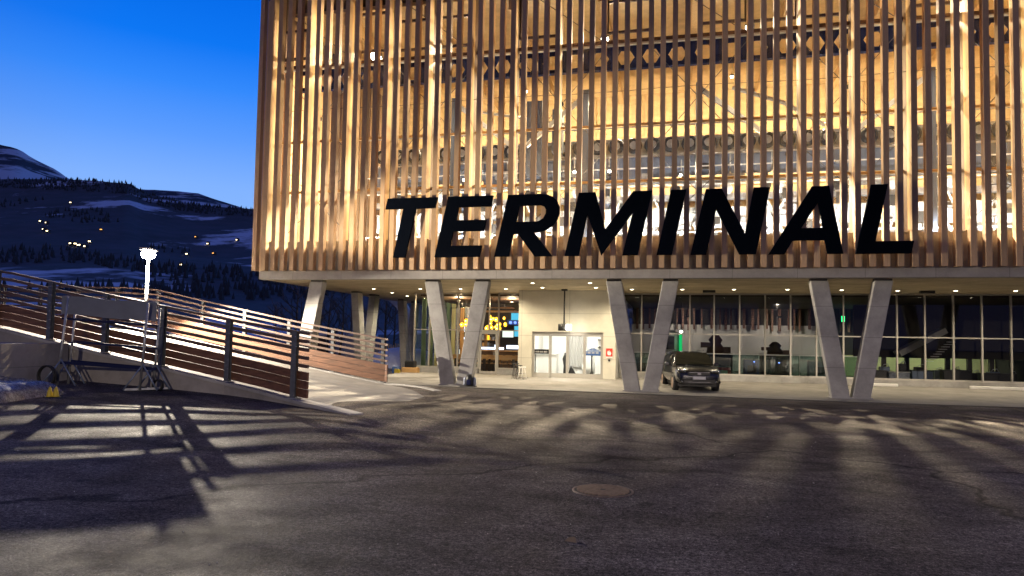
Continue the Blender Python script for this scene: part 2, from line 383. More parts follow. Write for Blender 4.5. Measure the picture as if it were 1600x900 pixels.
def place_light(ld, name, loc, target=None, parent=None):
    o = bpy.data.objects.new(name, ld); COL.objects.link(o); o.location = loc
    if target is not None: o.rotation_euler = (Vector(target)-Vector(loc)).to_track_quat('-Z', 'Y').to_euler()
    if parent is not None:
        o.parent = parent; o.location = Vector(loc)-WL[parent.name]
    return o
def sstep(a, b, x):
    t = max(0, min(1, (x-a)/(b-a))); return t*t*(3-2*t)

# ================================================================== SETTING
def ground_z(x, y):
    g = 0.045*max(0.0, min(9.0, -(x+8)))*sstep(4, 12, y) + 0.17*sstep(8, 13, y)*sstep(-4, -6.3, x) if False else 0
    a = 0.045*max(0.0, min(9.0, -(x+8)))*sstep(4, 12, y)
    b = 0.17*sstep(8, 13, y)*(1-sstep(-6.6, -3.5, x))
    return (a+b)*(1-sstep(15, 19, y))
def axis(lo, hi, st, far):
    a = [lo+st*i for i in range(int((hi-lo)/st)+1)]
    e = []; d = st
    while d < far: d *= 1.6; e.append(d)
    return [lo-v for v in reversed(e)] + a + [hi+v for v in e]
gx = axis(-26, 18, 0.5, 6000); gy = axis(-6, 22, 0.5, 6000)
g = MB()
for y in gy:
    for x in gx: g.v.append((x, y, ground_z(x, y)))
nx = len(gx)
for j in range(len(gy)-1):
    for i in range(nx-1): g.f.append((j*nx+i, j*nx+i+1, (j+1)*nx+i+1, (j+1)*nx+i))
tag(g.build('ground', 'asphalt', smooth=True, recalc=False), kind='structure')

# concrete forecourt under the building, rising gently to the doors
p = MB(); xs = [-12.6+0.6*i for i in range(52)]
ys = [24.3, 25.6, 27, 28.5, 30, 30.6, 32.3]
def pave_y0(x): return 24.0 + 0.9*sstep(-6, -12, x) - 0.25*math.sin(x*0.25)
def pave_z(x, y): return 0.006 + 0.145*sstep(25.5, 30.6, y)
for y in ys:
    for x in xs:
        yy = pave_y0(x) if y == ys[0] else y
        p.v.append((x, yy, pave_z(x, yy)))
n_ = len(xs)
for j in range(len(ys)-1):
    for i in range(n_-1): p.f.append((j*n_+i, j*n_+i+1, (j+1)*n_+i+1, (j+1)*n_+i))
i0 = len(p.v)
for i, x in enumerate(xs): p.v.append((x, pave_y0(x), -0.05))
for i in range(n_-1): p.f.append((i0+i, i0+i+1, i+1, i))
tag(p.build('pavement', 'pave', recalc=False), kind='structure')
p = MB()
for k in range(51):
    x0, x1 = xs[k], xs[k+1]
    p.bar((x0, pave_y0(x0)-0.05, 0.012), (x1, pave_y0(x1)-0.05, 0.012), 0.1, 0.03)
tag(p.build('kerb', 'tar'), kind='structure')

# hills -------------------------------------------------------------
from mathutils import noise as mnoise
RIDGE = [(-900,262),(-500,258),(-200,268),(0,275),(60,276),(90,277),(140,279),(165,282),(190,283),(203,290),(215,297),(240,304),(270,311),(300,317),(345,321),(395,325),(450,336),(520,350),(620,372),(760,398),(900,420),(1200,430),(1700,400),(2600,380)]
def interp(t, x):
    if x <= t[0][0]: return t[0][1]
    for (a, b), (c, d) in zip(t, t[1:]):
        if x <= c: return b+(d-b)*(x-a)/(c-a)
    return t[-1][1]
D0, D1 = 95.0, 2300.0
def hill_pt(a, t, extra=0.0):
    """a = bearing, t = 0 foot .. 1 ridge"""
    base = bearing(a, 540, 1.0); dx, dy = base.x, base.y
    D = D0 + (D1-D0)*t
    ridge = bearing(a, interp(RIDGE, a), D1).z
    z = ridge*(t**1.85)
    x, y = dx*D, dy*D
    nz = mnoise.noise(Vector((x*0.0035, y*0.0035, 3.1)))*38*t*(1.15-t)+mnoise.noise(Vector((x*0.02, y*0.02, 9.1)))*6*t*(1.1-t)
    return Vector((x, y, z+nz-1.5+extra))
h = MB(); AA = [-900+12*i for i in range(190)] ; NT = 46
for a in AA:
    for k in range(NT): h.v.append(tuple(hill_pt(a, k/(NT-1))))
for i in range(len(AA)-1):
    for k in range(NT-1): h.f.append((i*NT+k, (i+1)*NT+k, (i+1)*NT+k+1, i*NT+k+1))
def snow_hill(name, base, cover, lo, hi, sc, grass=(0.02, 0.03, 0.022)):
    m = bpy.data.materials.new(name); m.use_nodes = True; n = m.node_tree; b = n.nodes['Principled BSDF']; b.inputs['Roughness'].default_value = 0.9
    b.inputs['Specular IOR Level'].default_value = 0.1
    g = n.nodes.new('ShaderNodeNewGeometry')
    mp = n.nodes.new('ShaderNodeMapping'); mp.inputs['Scale'].default_value = (1, 0.55, 2.2); n.links.new(g.outputs['Position'], mp.inputs[0])
    x = n.nodes.new('ShaderNodeTexNoise'); x.inputs['Scale'].default_value = sc; x.inputs['Detail'].default_value = 7; x.inputs['Roughness'].default_value = 0.62
    n.links.new(mp.outputs[0], x.inputs[0])
    r = n.nodes.new('ShaderNodeMapRange'); r.inputs[1].default_value = lo; r.inputs[2].default_value = hi; n.links.new(x.outputs[0], r.inputs[0])
    y = n.nodes.new('ShaderNodeTexNoise'); y.inputs['Scale'].default_value = sc*5; y.inputs['Detail'].default_value = 6; n.links.new(g.outputs['Position'], y.inputs[0])
    m0 = n.nodes.new('ShaderNodeMix'); m0.data_type = 'RGBA'; n.links.new(y.outputs[0], m0.inputs[0]); m0.inputs[6].default_value = (*base, 1); m0.inputs[7].default_value = (*grass, 1)
    mx = n.nodes.new('ShaderNodeMix'); mx.data_type = 'RGBA'; n.links.new(r.outputs[0], mx.inputs[0]); n.links.new(m0.outputs[2], mx.inputs[6]); mx.inputs[7].default_value = (*cover, 1)
    n.links.new(mx.outputs[2], b.inputs['Base Color']); return m
MT['hill'] = snow_hill('hill_ground', (0.13, 0.115, 0.13), (0.62, 0.64, 0.70), 0.545, 0.60, 0.0042, (0.05, 0.06, 0.045))
MT['mountain'] = snow_hill('mountain_ground', (0.06, 0.065, 0.08), (0.55, 0.58, 0.64), 0.44, 0.52, 0.0035, (0.05, 0.055, 0.07))
tag(h.build('hills', 'hill', smooth=True, recalc=False), kind='structure')
MR = [(-1500,250),(-900,215),(-500,150),(-250,170),(-100,205),(-20,222),(0,225),(15,229),(28,238),(50,251),(70,261),(84,269),(95,277),(120,285),(300,300),(400,330)]
h = MB(); AA2 = [-1500+10*i for i in range(190)]; NK = 24
for a in AA2:
    for k in range(NK):
        t = k/(NK-1); D = 3000+2200*t; bd = bearing(a, 540, 1.0)
        zr = bearing(a, interp(MR, a), 5200).z
        z = zr*(0.25+0.75*t) + (mnoise.noise(Vector((bd.x*D*0.003, bd.y*D*0.003, 1)))*60 + mnoise.noise(Vector((bd.x*D*0.012, bd.y*D*0.012, 1)))*16)*t*(1.25-t)
        h.v.append((bd.x*D, bd.y*D, z))
for i in range(len(AA2)-1):
    for k in range(NK-1): h.f.append((i*NK+k, (i+1)*NK+k, (i+1)*NK+k+1, i*NK+k+1))
tag(h.build('mountain', 'mountain', smooth=True, recalc=False), kind='structure')
# conifer woods on the hill: one mass
h = MB(); rr = random.Random(3)
def cone(mb, c, r, hh, n=5):
    i = len(mb.v); a0 = rr.random()*6
    for j in range(n):
        t = a0+2*math.pi*j/n; q = r*rr.uniform(0.7, 1.2); mb.v.append((c.x+q*math.cos(t), c.y+q*math.sin(t), c.z+hh*0.08))
    mb.v.append((c.x, c.y, c.z+hh)); 
    for j in range(n): mb.f.append((i+j, i+(j+1)%n, i+n))
for k in range(11000):
    a = rr.uniform(-420, 1000); t = rr.random()**0.75
    ridge_row = k % 5 == 0
    if t < 0.25 and not ridge_row: continue
    if ridge_row: t = rr.uniform(0.93, 1.0)
    q = hill_pt(a, t)
    dens = mnoise.noise(Vector((q.x*0.004, q.y*0.004, 5.5)))
    if not ridge_row and dens < 0.02+0.25*(1-t): continue
    s = rr.uniform(9, 15) if not ridge_row else rr.uniform(7, 14)
    cone(h, q, s*0.24, s)
tag(h.build('forest', 'conifer', recalc=False), 'dark conifer forest covering the hillside and its ridge', 'forest', kind='stuff')

# distant houses with lit windows --------------------------------------
HS = [(99.5,318,0),(54,348,0),(64,350,0),(60,361,0),(66,363,0),(104,383,0),(111,384,0),(118,386,0),(127,387,0),(150,361,1),(133,380,0),(329,398,1),(319,383,0),(287,399,0),(279,417,0),(365,377,0),(300,372,1)]
proto = None
def hillhit(px, py):
    best = None
    for k in range(200):
        t = k/199; q = hill_pt(px, t); d = q-Vector((0, 0, CAMH)); z = d.dot(CF)
        yy = 484.5-1066.67*d.dot(CU)/z
        if best is None or abs(yy-py) < best[0]: best = (abs(yy-py), q)
    return best[1]
HL = ['lone farmhouse lit high on the hill, topmost of the lit houses', 'upper left chalet of the three by the leftmost lights', 'chalet just right of the upper left one on the slope',
      'brightest chalet below the pair at the far left', 'tiny chalet right of the brightest far left one', 'left end house of the bright hamlet on the slope', 'second house of the bright hamlet from its left end',
      'third and brightest house of the bright hamlet', 'right end house of the bright hamlet', 'orange lit house above the bright hamlet', 'small house just above the right end of the bright hamlet',
      'orange lit house right of the street lamp', 'house above the orange lit one right of the street lamp', 'house right beside the street lamp at its height', 'lowest lit house under the street lamp rays',
      'farthest right lit house near the timber building', 'faint orange lit house right above the street lamp']
for i, (px, py, k) in enumerate(HS):
    q = hillhit(px, py)
    t = thing('distant_house', q, HL[i], 'house', 'lit houses scattered over the hillside', rz=rr.uniform(-0.5, 0.5))
    w = 5.5 if i != 7 else 12
    MB().box((0, 0, 2.5), (w, 7, 6)).build('wall', 'dark_wall', t, local=True)
    b = MB(); b.prism([(-w/2-0.6, 5.5), (w/2+0.6, 5.5), (0, 8.4)], -4, 4); b.build('roof', 'dark_timber', t, local=True)
    for s in (-1, 1):
        MB().box((s*w*0.24, -3.55, 3.2), (w*0.3, 0.12, 2.0)).build('window', 'em_wor' if k else 'em_win', t, local=True)

# ================================================================== RAMP
N = [(-6.31,12.9,.17),(-7.3,13.55,.22),(-8.41,14.12,.30),(-9.5,14.55,.43),(-10.67,14.85,.58),(-12.73,15.0,.91),(-14.49,15.0,1.21),(-16.18,14.92,1.53),(-17.6,14.9,1.80),(-19.6,14.9,2.02),(-24,14.9,2.1),(-46,14.9,2.15)]
F = [(-7.6,22.3,.0),(-8.6,23.6,.01),(-9.6,24.4,.02),(-10.6,24.7,.04),(-12.87,24.7,.41),(-14.79,24.7,.74),(-16.8,24.7,1.12),(-18.77,24.7,1.50),(-20.87,24.6,1.93),(-22.5,24.6,2.02),(-26,24.6,2.05),(-48,24.6,2.1)]
r = MB(); NW = 9
for a, b in zip(N, F):
    for k in range(NW):
        t = k/(NW-1); r.v.append((a[0]+(b[0]-a[0])*t, a[1]+(b[1]-a[1])*t, a[2]+(b[2]-a[2])*t-0.05+0.004))
for i in range(len(N)-1):
    for k in range(NW-1): r.f.append((i*NW+k, (i+1)*NW+k, (i+1)*NW+k+1, i*NW+k+1))
tag(r.build('ramp_road', 'pave', smooth=True), kind='structure')
# low apron easing the ramp down to the yard
r = MB()
for k in range(NW):
    t = k/(NW-1); a, b = N[0], F[0]
    x, y, z = a[0]+(b[0]-a[0])*t, a[1]+(b[1]-a[1])*t, a[2]+(b[2]-a[2])*t-0.046
    r.v.append((x, y, max(z, 0.005))); r.v.append((x+2.2, y, ground_z(x+2.2, y)-0.006))
for k in range(NW-1): r.f.append((2*k, 2*k+1, 2*k+3, 2*k+2))
tag(r.build('ramp_apron', 'asphalt', smooth=True), kind='structure')

def wallrun(name, pts, thick, out, label):
    t = thing(name, (pts[0][0], pts[0][1], 0), label, 'wall')
    w = MB(); c = MB()
    for (x0, y0, z0), (x1, y1, z1) in zip(pts, pts[1:]):
        d = Vector((x1-x0, y1-y0, 0)).normalized(); nrm = Vector((-d.y, d.x, 0))*out*thick
        i = len(w.v)
        for x, y, z in ((x0, y0, z0), (x1, y1, z1)):
            w.v += [(x, y, -0.4), (x, y, z-0.05), (x+nrm.x, y+nrm.y, z-0.05), (x+nrm.x, y+nrm.y, -0.4)]
        w.f += [(i, i+4, i+5, i+1), (i+1, i+5, i+6, i+2), (i+2, i+6, i+7, i+3)]
        i = len(c.v); e = nrm*0.12
        for x, y, z in ((x0, y0, z0), (x1, y1, z1)):
            c.v += [(x-e.x, y-e.y, z-0.05), (x-e.x, y-e.y, z+0.02), (x+nrm.x+e.x, y+nrm.y+e.y, z+0.02), (x+nrm.x+e.x, y+nrm.y+e.y, z-0.05)]
        c.f += [(i, i+4, i+5, i+1), (i+1, i+5, i+6, i+2), (i+2, i+6, i+7, i+3), (i, i+3, i+7, i+4)]
    w.f.append((0, 1, 2, 3)); c.f.append((0, 1, 2, 3))
    w.build('wall', 'conc_ret', t); c.build('coping', 'conc', t); return t
wallrun('retaining_wall', N, 0.26, -1, 'long grey concrete retaining wall carrying the near side of the ramp')
wallrun('retaining_wall', F, 0.22, 1, 'low concrete kerb wall along the far side of the ramp')
t = thing('terrace_wall', (-15.3, 14.5, 0), 'flat topped dark concrete wall block at the left edge in front of the ramp', 'wall')
b = MB(); pts = [(-15.35, 14.86), (-14.75, 12.3), (-13.6, 7.5), (-30, 7.5), (-30, 14.86)]
i = 0; b.v = [(x, y, -0.4) for x, y in pts]+[(x, y, 1.40) for x, y in pts]
b.f = [(0,1,6,5),(1,2,7,6),(2,3,8,7),(3,4,9,8),(4,0,5,9)]
# open block with its own thickness
b.build('wall', 'conc_ret', t)
b = MB(); b.v = [(x, y, 1.40) for x, y in pts]+[(x, y, 1.46) for x, y in pts]; b.f = [(0,1,6,5),(1,2,7,6),(2,3,8,7),(3,4,9,8),(4,0,5,9),(5,6,7,8,9),(4,3,2,1,0)]
b.build('coping', 'conc_ret', t)
# terrace only reaches to x=-15 in front of the frame: clip its near corner so the yard stays open

# railings ----------------------------------------------------------------
def railing(run, posts, label, height, yoff, end, side, thin):
    t = thing('ramp_railing', (posts[0], interp([(q[0], q[1]) for q in sorted(run)], posts[0]), 0), label, 'railing')
    R = sorted(run)
    def at(x): return interp([(q[0], q[1]) for q in R], x), interp([(q[0], q[2]) for q in R], x)
    for x in posts:
        y, z = at(x); y += yoff
        m = MB().box((x, y, z+height/2-0.02), (0.02, 0.10, height+0.04))
        m.box((x-0.0, y-side*0.055, z+height/2-0.02), (0.13, 0.014, height+0.04)).box((x, y+side*0.055, z+height/2-0.02), (0.13, 0.014, height+0.04))
        pst = m.build('post', 'post', t)
        MB().box((x, y, z+0.03), (0.24, 0.24, 0.025)).build('base_plate', 'galv', pst)
        bl = MB()
        for k in range(7): bl.box((x+0.035, y-side*0.07, z+0.12+k*(height-0.25)/6), (0.022, 0.02, 0.022)); 
        bl.build('bolts', 'chrome', pst)
    xs_ = sorted(set([end, posts[-1]-0.0]+[q[0] for q in R if posts[-1] < q[0] < end]+list(posts)+[-40]))
    xs_ = [x for x in xs_ if x <= end]
    zz = [height*k for k in (0.985, 0.865, 0.745, 0.625, 0.505)]
    for hh in zz:
        m = MB()
        for a, b_ in zip(xs_, xs_[1:]):
            ya, za = at(a); yb, zb = at(b_)
            m.bar((a, ya+yoff+side*0.085, za+hh), (b_, yb+yoff+side*0.085, zb+hh), 0.045 if hh != zz[0] else 0.07, thin if hh != zz[0] else thin*0.8)
        m.build('rail', 'rail', t)
    for k in range(3):
        m = MB(); bh = (0.43*height-0.08)/3
        for a, b_ in zip(xs_, xs_[1:]):
            ya, za = at(a); yb, zb = at(b_)
            m.bar((a, ya+yoff+side*0.09, za+0.07+bh*(k+0.5)), (b_, yb+yoff+side*0.09, zb+0.07+bh*(k+0.5)), 0.05, bh-0.008-0.012*(k == 1))
        m.build('board', 'board', t)
    return t
railing(N, [-8.42,-10.68,-12.73,-14.49,-16.18,-18.0,-20,-22,-24,-26,-28], 'near ramp railing with dark steel posts, timber rails and brown boards below', 1.57, 0.14, -8.0, 1, 0.08)
railing(F, [-10.75,-12.87,-14.79,-16.8,-18.77,-20.85,-22.9,-24.9,-26.9,-28.9], 'far ramp railing with orange brown boards ending at the building', 1.72, -0.12, -10.5, -1, 0.075)

# ================================================================== STREET LAMP
LP = bearing(232, 395, 26.0)
def street_lamp(base, top, head_dir, label, group):
    t = thing('street_lamp', base, label, 'street lamp', group)
    MB().tube([base, (base[0], base[1], top[2]+0.12)], [0.075, 0.05], 12).build('pole', 'galv', t)
    MB().box((base[0], base[1], base[2]+0.02), (0.34, 0.34, 0.04)).build('base_plate', 'galv', t)
    hd = Vector(head_dir).normalized()
    c = Vector(top)
    hb = MB(); hb.bar(c-hd*0.42+Vector((0,0,0.14)), c+hd*0.34+Vector((0,0,0.12)), 0.36, 0.07)
    hob = hb.build('lamp_head', 'galv', t)
    MB().lathe(c+Vector((0, 0, -0.10)), [(0.08, -0.14), (0.21, -0.08), (0.26, 0.02), (0.22, 0.12), (0.10, 0.17)], 14).build('diffuser', 'em_lamp', t)  # diffuser enlarged to imitate the lamp's glare
    return t
sl = street_lamp((LP.x, LP.y, 1.5), LP, (0.3, -1, 0), 'bright white street lamp on a slim pole standing on the ramp', 'street lamps round the yard')
ld = lamp_data('SPOT', 'street_lamp_beam', 15500, (1.0, 0.87, 0.68), spot_size=math.radians(168), spot_blend=0.12, shadow_soft_size=0.05)
place_light(ld, 'street_lamp_beam', LP+Vector((0.12, -0.28, -0.24)), LP+Vector((0.9, -1.6, -2.4)), sl)
ld = lamp_data('SPOT', 'facade_fill_beam', 20000, (1.0, 0.84, 0.62), spot_size=math.radians(32), spot_blend=0.6, shadow_soft_size=0.06)  # added beam brightening the front battens, apart from the lamp's own light
place_light(ld, 'facade_fill_beam', LP+Vector((0.25, -0.1, -0.1)), (-3.0, 24.6, 7.6), sl)
assumed_lamp = street_lamp((14, -32, 0), Vector((14, -32, 8.0)), (-0.4, 1, 0), 'assumed tall street lamp standing out of view behind the photographer', 'street lamps round the yard')  # assumed lamp out of view, added to light ramp wall and lower battens
ld = lamp_data('SPOT', 'street_lamp_beam', 30000, (1.0, 0.82, 0.66), spot_size=math.radians(179), spot_blend=0.14, shadow_soft_size=0.1)  # beam of the assumed lamp, an added fill from outside the view
place_light(ld, 'street_lamp_beam', (14, -31.8, 7.6), (14, -31.8, 0), assumed_lamp)

# ================================================================== TERMINAL BUILDING
YF = 24.7; ZS = 4.1; ZTOP = 16.0; XL, XR = -16.45, 17.5; YB = 46.0
B = thing('terminal_building', (0, 25, 0), 'large timber slatted terminal building raised on concrete V columns', 'building')
MB().bx(XL, XR, YF+0.2, YF+0.55, ZS, ZS+0.34).build('fascia', 'conc_fascia', B, bevel=0.012)
# soffit with board marks
def soffit_mat():
    m = concrete('soffit', (0.52, 0.43, 0.28), 0, 0, 0.3); n = m.node_tree; b = n.nodes['Principled BSDF']
    g = n.nodes.new('ShaderNodeNewGeometry'); mp = n.nodes.new('ShaderNodeMapping'); mp.inputs['Scale'].default_value = (0.35, 7, 1); n.links.new(g.outputs['Position'], mp.inputs[0])
    x = n.nodes.new('ShaderNodeTexNoise'); x.inputs['Scale'].default_value = 1.6; x.inputs['Detail'].default_value = 4; n.links.new(mp.outputs[0], x.inputs[0])
    r = n.nodes.new('ShaderNodeMapRange'); r.inputs[1].default_value = 0.35; r.inputs[2].default_value = 0.65; r.inputs[3].default_value = 0.72; r.inputs[4].default_value = 1.15; n.links.new(x.outputs[0], r.inputs[0])
    vm = n.nodes.new('ShaderNodeVectorMath'); vm.operation = 'SCALE'; src = b.inputs['Base Color'].links[0].from_socket
    n.links.new(src, vm.inputs[0]); n.links.new(r.outputs[0], vm.inputs['Scale']); n.links.new(vm.outputs[0], b.inputs['Base Color']); return m
MT['soffit'] = soffit_mat()
MB().bx(XL, XR, YF+0.552, YB, ZS+0.015, ZS+0.34).build('soffit', 'soffit', B)
MB().bx(XL+0.1, XR-0.1, YF+0.42, YF+0.62, ZS+0.342, 5.66).build('spandrel_wall', 'conc_fascia', B)
MB().bx(XL+0.1, XL+0.3, YF+0.63, YB, ZS+0.342, 5.66).build('spandrel_wall', 'conc_fascia', B)
MB().bx(XL-0.2, XR, YF+0.1, YB, ZTOP, ZTOP+0.4).build('roof', 'dark_timber', B)
# battens: 79 on the front
X0, PITCH = -16.53, 0.4273
bm0 = MB().box((0, 0, 0), (0.184, 0.24, ZTOP-4.44))
bt = bm0.build('batten', 'batten', B, local=True)
zc = (ZTOP+4.44)/2
fr = [bt]
NB = 79
for i in range(1, NB):
    c = bt.copy(); COL.objects.link(c); c.parent = B; fr.append(c)
for i, c in enumerate(fr):
    c.location = Vector((X0+PITCH*i+random.uniform(-.006, .006), YF+0.03, zc+random.uniform(-.012, .012)))-WL[B.name]
# side battens
sb = MB().box((0, 0, 0), (0.22, 0.175, ZTOP-4.44)).build('batten', 'batten', B, local=True)
for i in range(21):
    c = sb if i == 0 else sb.copy()
    if i: COL.objects.link(c); c.parent = B
    c.location = Vector((XL-0.13, YF+0.62+PITCH*i, zc))-WL[B.name]
m = MB()
for i in range(21, 48): m.box((XL-0.13, YF+0.62+PITCH*i, zc), (0.22, 0.175, ZTOP-4.44))
tag(m.build('batten_row', 'batten', B), kind='stuff')
# structural posts behind every fourth batten, frames, glass
YG = 25.55
bays = [X0+PITCH*(1+4*k) for k in range(20)]
for k, x in enumerate(bays):
    MB().bx(x-0.085, x+0.085, YF+0.15, YF+0.36, 5.67, ZTOP-0.01).build('glulam_post', 'glulam', B)
    MB().bx(x-0.04, x+0.03, YF+0.42, YG+0.12, 5.67, ZTOP-0.01).build('mullion', 'dark_timber', B)
m = MB()
for z in (7.8, 9.93): m.bx(XL+0.35, XR-0.3, YG-0.05, YG+0.05, z-0.045, z+0.045)
m.build('transom', 'glulam', B)
m = MB(); m.bx(XL+0.35, XR-0.3, YG-0.06, YG+0.06, 5.664, 5.72); m.bx(XL+0.35, XR-0.3, YG-0.06, YG+0.06, 13.08, 13.2)
m.build('frame_rail', 'dark_timber', B)
MB().bx(XL+0.35, XR-0.3, YG-0.04, YG+0.10, 13.01, 13.07).build('ledge', 'white_steel', B)
for k, x in enumerate(bays[:-1]):
    x0, x1 = x+0.04, bays[k+1]-0.06
    MB().quad((x0, YG, 5.72), (x1, YG, 5.72), (x1, YG, 15.95), (x0, YG, 15.95)).build('window', 'hall_glass', B)
    if k % 2 == 0 or k in (3, 11):
        w = MB(); za, zb = (13.55, 14.75) if k % 4 != 2 else (13.62, 15.2)
        w.bx(x0, x1, YG+0.02, YG+0.10, za-0.06, za+0.04); w.bx(x0, x1, YG+0.02, YG+0.10, zb-0.06, zb+0.04)
        w.bx(x0+0.0, x0+0.06, YG+0.02, YG+0.10, za, 15.9); w.bx(x1-0.06, x1, YG+0.02, YG+0.10, za, 15.9)
        w.build('opening_frame', 'dark_timber', B)
# bracing rods and cable
for k in range(0, 18, 3):
    a, b_ = bays[k], bays[k+2]
    m = MB(); m.tube([(a, YG+0.2, 9.0), (b_, YG+0.2, 12.9)], 0.014, 6).tube([(a, YG+0.24, 12.9), (b_, YG+0.24, 9.0)], 0.014, 6)
    m.tube([(a, YG+0.2, 9.0), (b_, YG+0.2, 5.8)], 0.014, 6).tube([(a, YG+0.24, 5.8), (b_, YG+0.24, 9.0)], 0.014, 6)
    m.tube([(a, YG+0.22, 15.8), (b_, YG+0.22, 13.2)], 0.014, 6).lathe(((a+b_)/2, YG+0.2, 10.95), [(0.09, -0.03), (0.09, 0.03)], 12, 'Y')
    m.build('bracing_rod', 'tar', B)
m = MB(); m.tube([(XL+0.4+i*1.2, YG-0.3, 11.15+0.03*math.sin(i)) for i in range(28)], 0.010, 6).build('cable', 'tar', B)
# castellated floor beam with six sided openings
def hexbeam(y, z0, z1, parent):
    bmx = MB(); step = 0.98; x = XL+0.5; zm = (z0+z1)/2; hh = (z1-z0)*0.32; hw = 0.34
    while x < XR-1:
        xa, xb, cx = x, x+step, x+step/2
        hx = [(cx-hw, zm), (cx-hw*0.5, zm+hh), (cx+hw*0.5, zm+hh), (cx+hw, zm), (cx+hw*0.5, zm-hh), (cx-hw*0.5, zm-hh)]
        bmx.prism([(xa, z0), (xb, z0), (xb, z1), (xa, z1)], y-0.012, y+0.012, hole=hx); x += step
    bmx.bx(XL+0.5, XR-1, y-0.11, y+0.11, z1, z1+0.03).bx(XL+0.5, XR-1, y-0.11, y+0.11, z0-0.03, z0)
    return bmx.build('hall_beam', 'navy', parent)
hexbeam(26.35, 12.42, 13.28, B)
# hall shell
HB = 38.0
MB().bx(XL+0.4, XR-0.3, HB, HB+0.2, 4.45, ZTOP-0.01).build('back_wall', 'plywood', B)
MB().bx(XR-0.3, XR-0.1, YF+0.7, HB, 4.45, ZTOP-0.01).build('side_wall', 'plywood', B)
MB().bx(XL+0.4, XR-0.35, YG+0.5, HB-0.05, 15.6, 15.75).build('ceiling', 'plywood', B)
MB().bx(XL+0.35, XR-0.35, YF+0.64, HB-0.01, 4.445, 4.60).build('hall_floor', 'grey_wall', B)
m = MB()
for k in range(12): m.bx(XL+1+k*2.8, XL+1.14+k*2.8, HB-0.12, HB-0.01, 4.6, 15.5)
for z in (7.6, 10.4, 13.2): m.bx(XL+0.5, XR-0.5, HB-0.09, HB-0.012, z-0.05, z+0.05)
m.build('wall_studs', 'glulam', B)
for k in range(9):
    x = -13.5+3.6*k
    MB().bx(x-0.12, x+0.12, YG+0.6, HB-0.15, 15.1, 15.595).build('ceiling_beam', 'glulam', B)
# V columns
def leg(xf, xt, yf=25.55, yt=25.45, zt=ZS-0.07, w=0.58, d=0.38, parent=B, axis='x', z0=-0.1):
    m = MB()
    if axis == 'x':
        i = 0
        for x, y, z in ((xf, yf, z0), (xt, yt, zt)):
            m.v += [(x-w/2, y-d/2, z), (x+w/2, y-d/2, z), (x+w/2, y+d/2, z), (x-w/2, y+d/2, z)]
    else:
        for x, y, z in ((yf, xf, z0), (yt, xt, zt)):
            m.v += [(x-d/2, y-w/2, z), (x+d/2, y-w/2, z), (x+d/2, y+w/2, z), (x-d/2, y+w/2, z)]
    m.f = [(0,3,2,1),(4,5,6,7),(0,1,5,4),(1,2,6,5),(2,3,7,6),(3,0,4,7)]
    o = m.build('column', 'conc', parent, bevel=0.025)
    s = MB()
    if axis == 'x': s.box((xt, yt, zt+0.045), (w-0.06, d-0.04, 0.09))
    else: s.box((yt, xt, zt+0.045), (d-0.04, w-0.06, 0.09))
    s.build('column_shoe', 'tar', o)
    return o
for cx in (-8.07, -0.99, 6.05, 13.15):
    leg(cx-0.30, cx-1.02); leg(cx+0.30, cx+1.02)
    MB().box((cx, 25.55, 0.02), (1.3, 0.56, 0.07)).build('column_base', 'conc', B)
leg(-14.9, -14.05)
for cy, s1, s2 in ((26.6, 0, 1), (32.6, 1, 1), (38.6, 1, 1)):
    if s1: leg(cy-0.29, cy-1.05, -15.3, -15.3, axis='y')
    if s2: leg(cy+0.29, cy+1.05, -15.3, -15.3, axis='y')
for cx in (-9.5,):
    pass
# concrete entrance block
ex0, ex1, dx0, dx1, dz = -6.75, -2.32, -6.12, -2.87, 2.22
MB().bx(ex0, dx0, 30.6, 30.9, -0.1, ZS+0.014).build('entrance_wall', 'conc_wall', B)
MB().bx(dx1, ex1, 30.6, 30.9, -0.1, ZS+0.014).build('entrance_wall', 'conc_wall', B)
MB().bx(dx0, dx1, 30.6, 30.9, dz, ZS+0.014).build('entrance_wall', 'conc_wall', B)
MB().bx(ex0, ex0+0.2, 30.901, 39, -0.1, ZS+0.014).build('entrance_wall', 'white', B)
MB().bx(ex1-0.2, ex1, 30.901, 39, -0.1, ZS+0.014).build('entrance_wall', 'white', B)
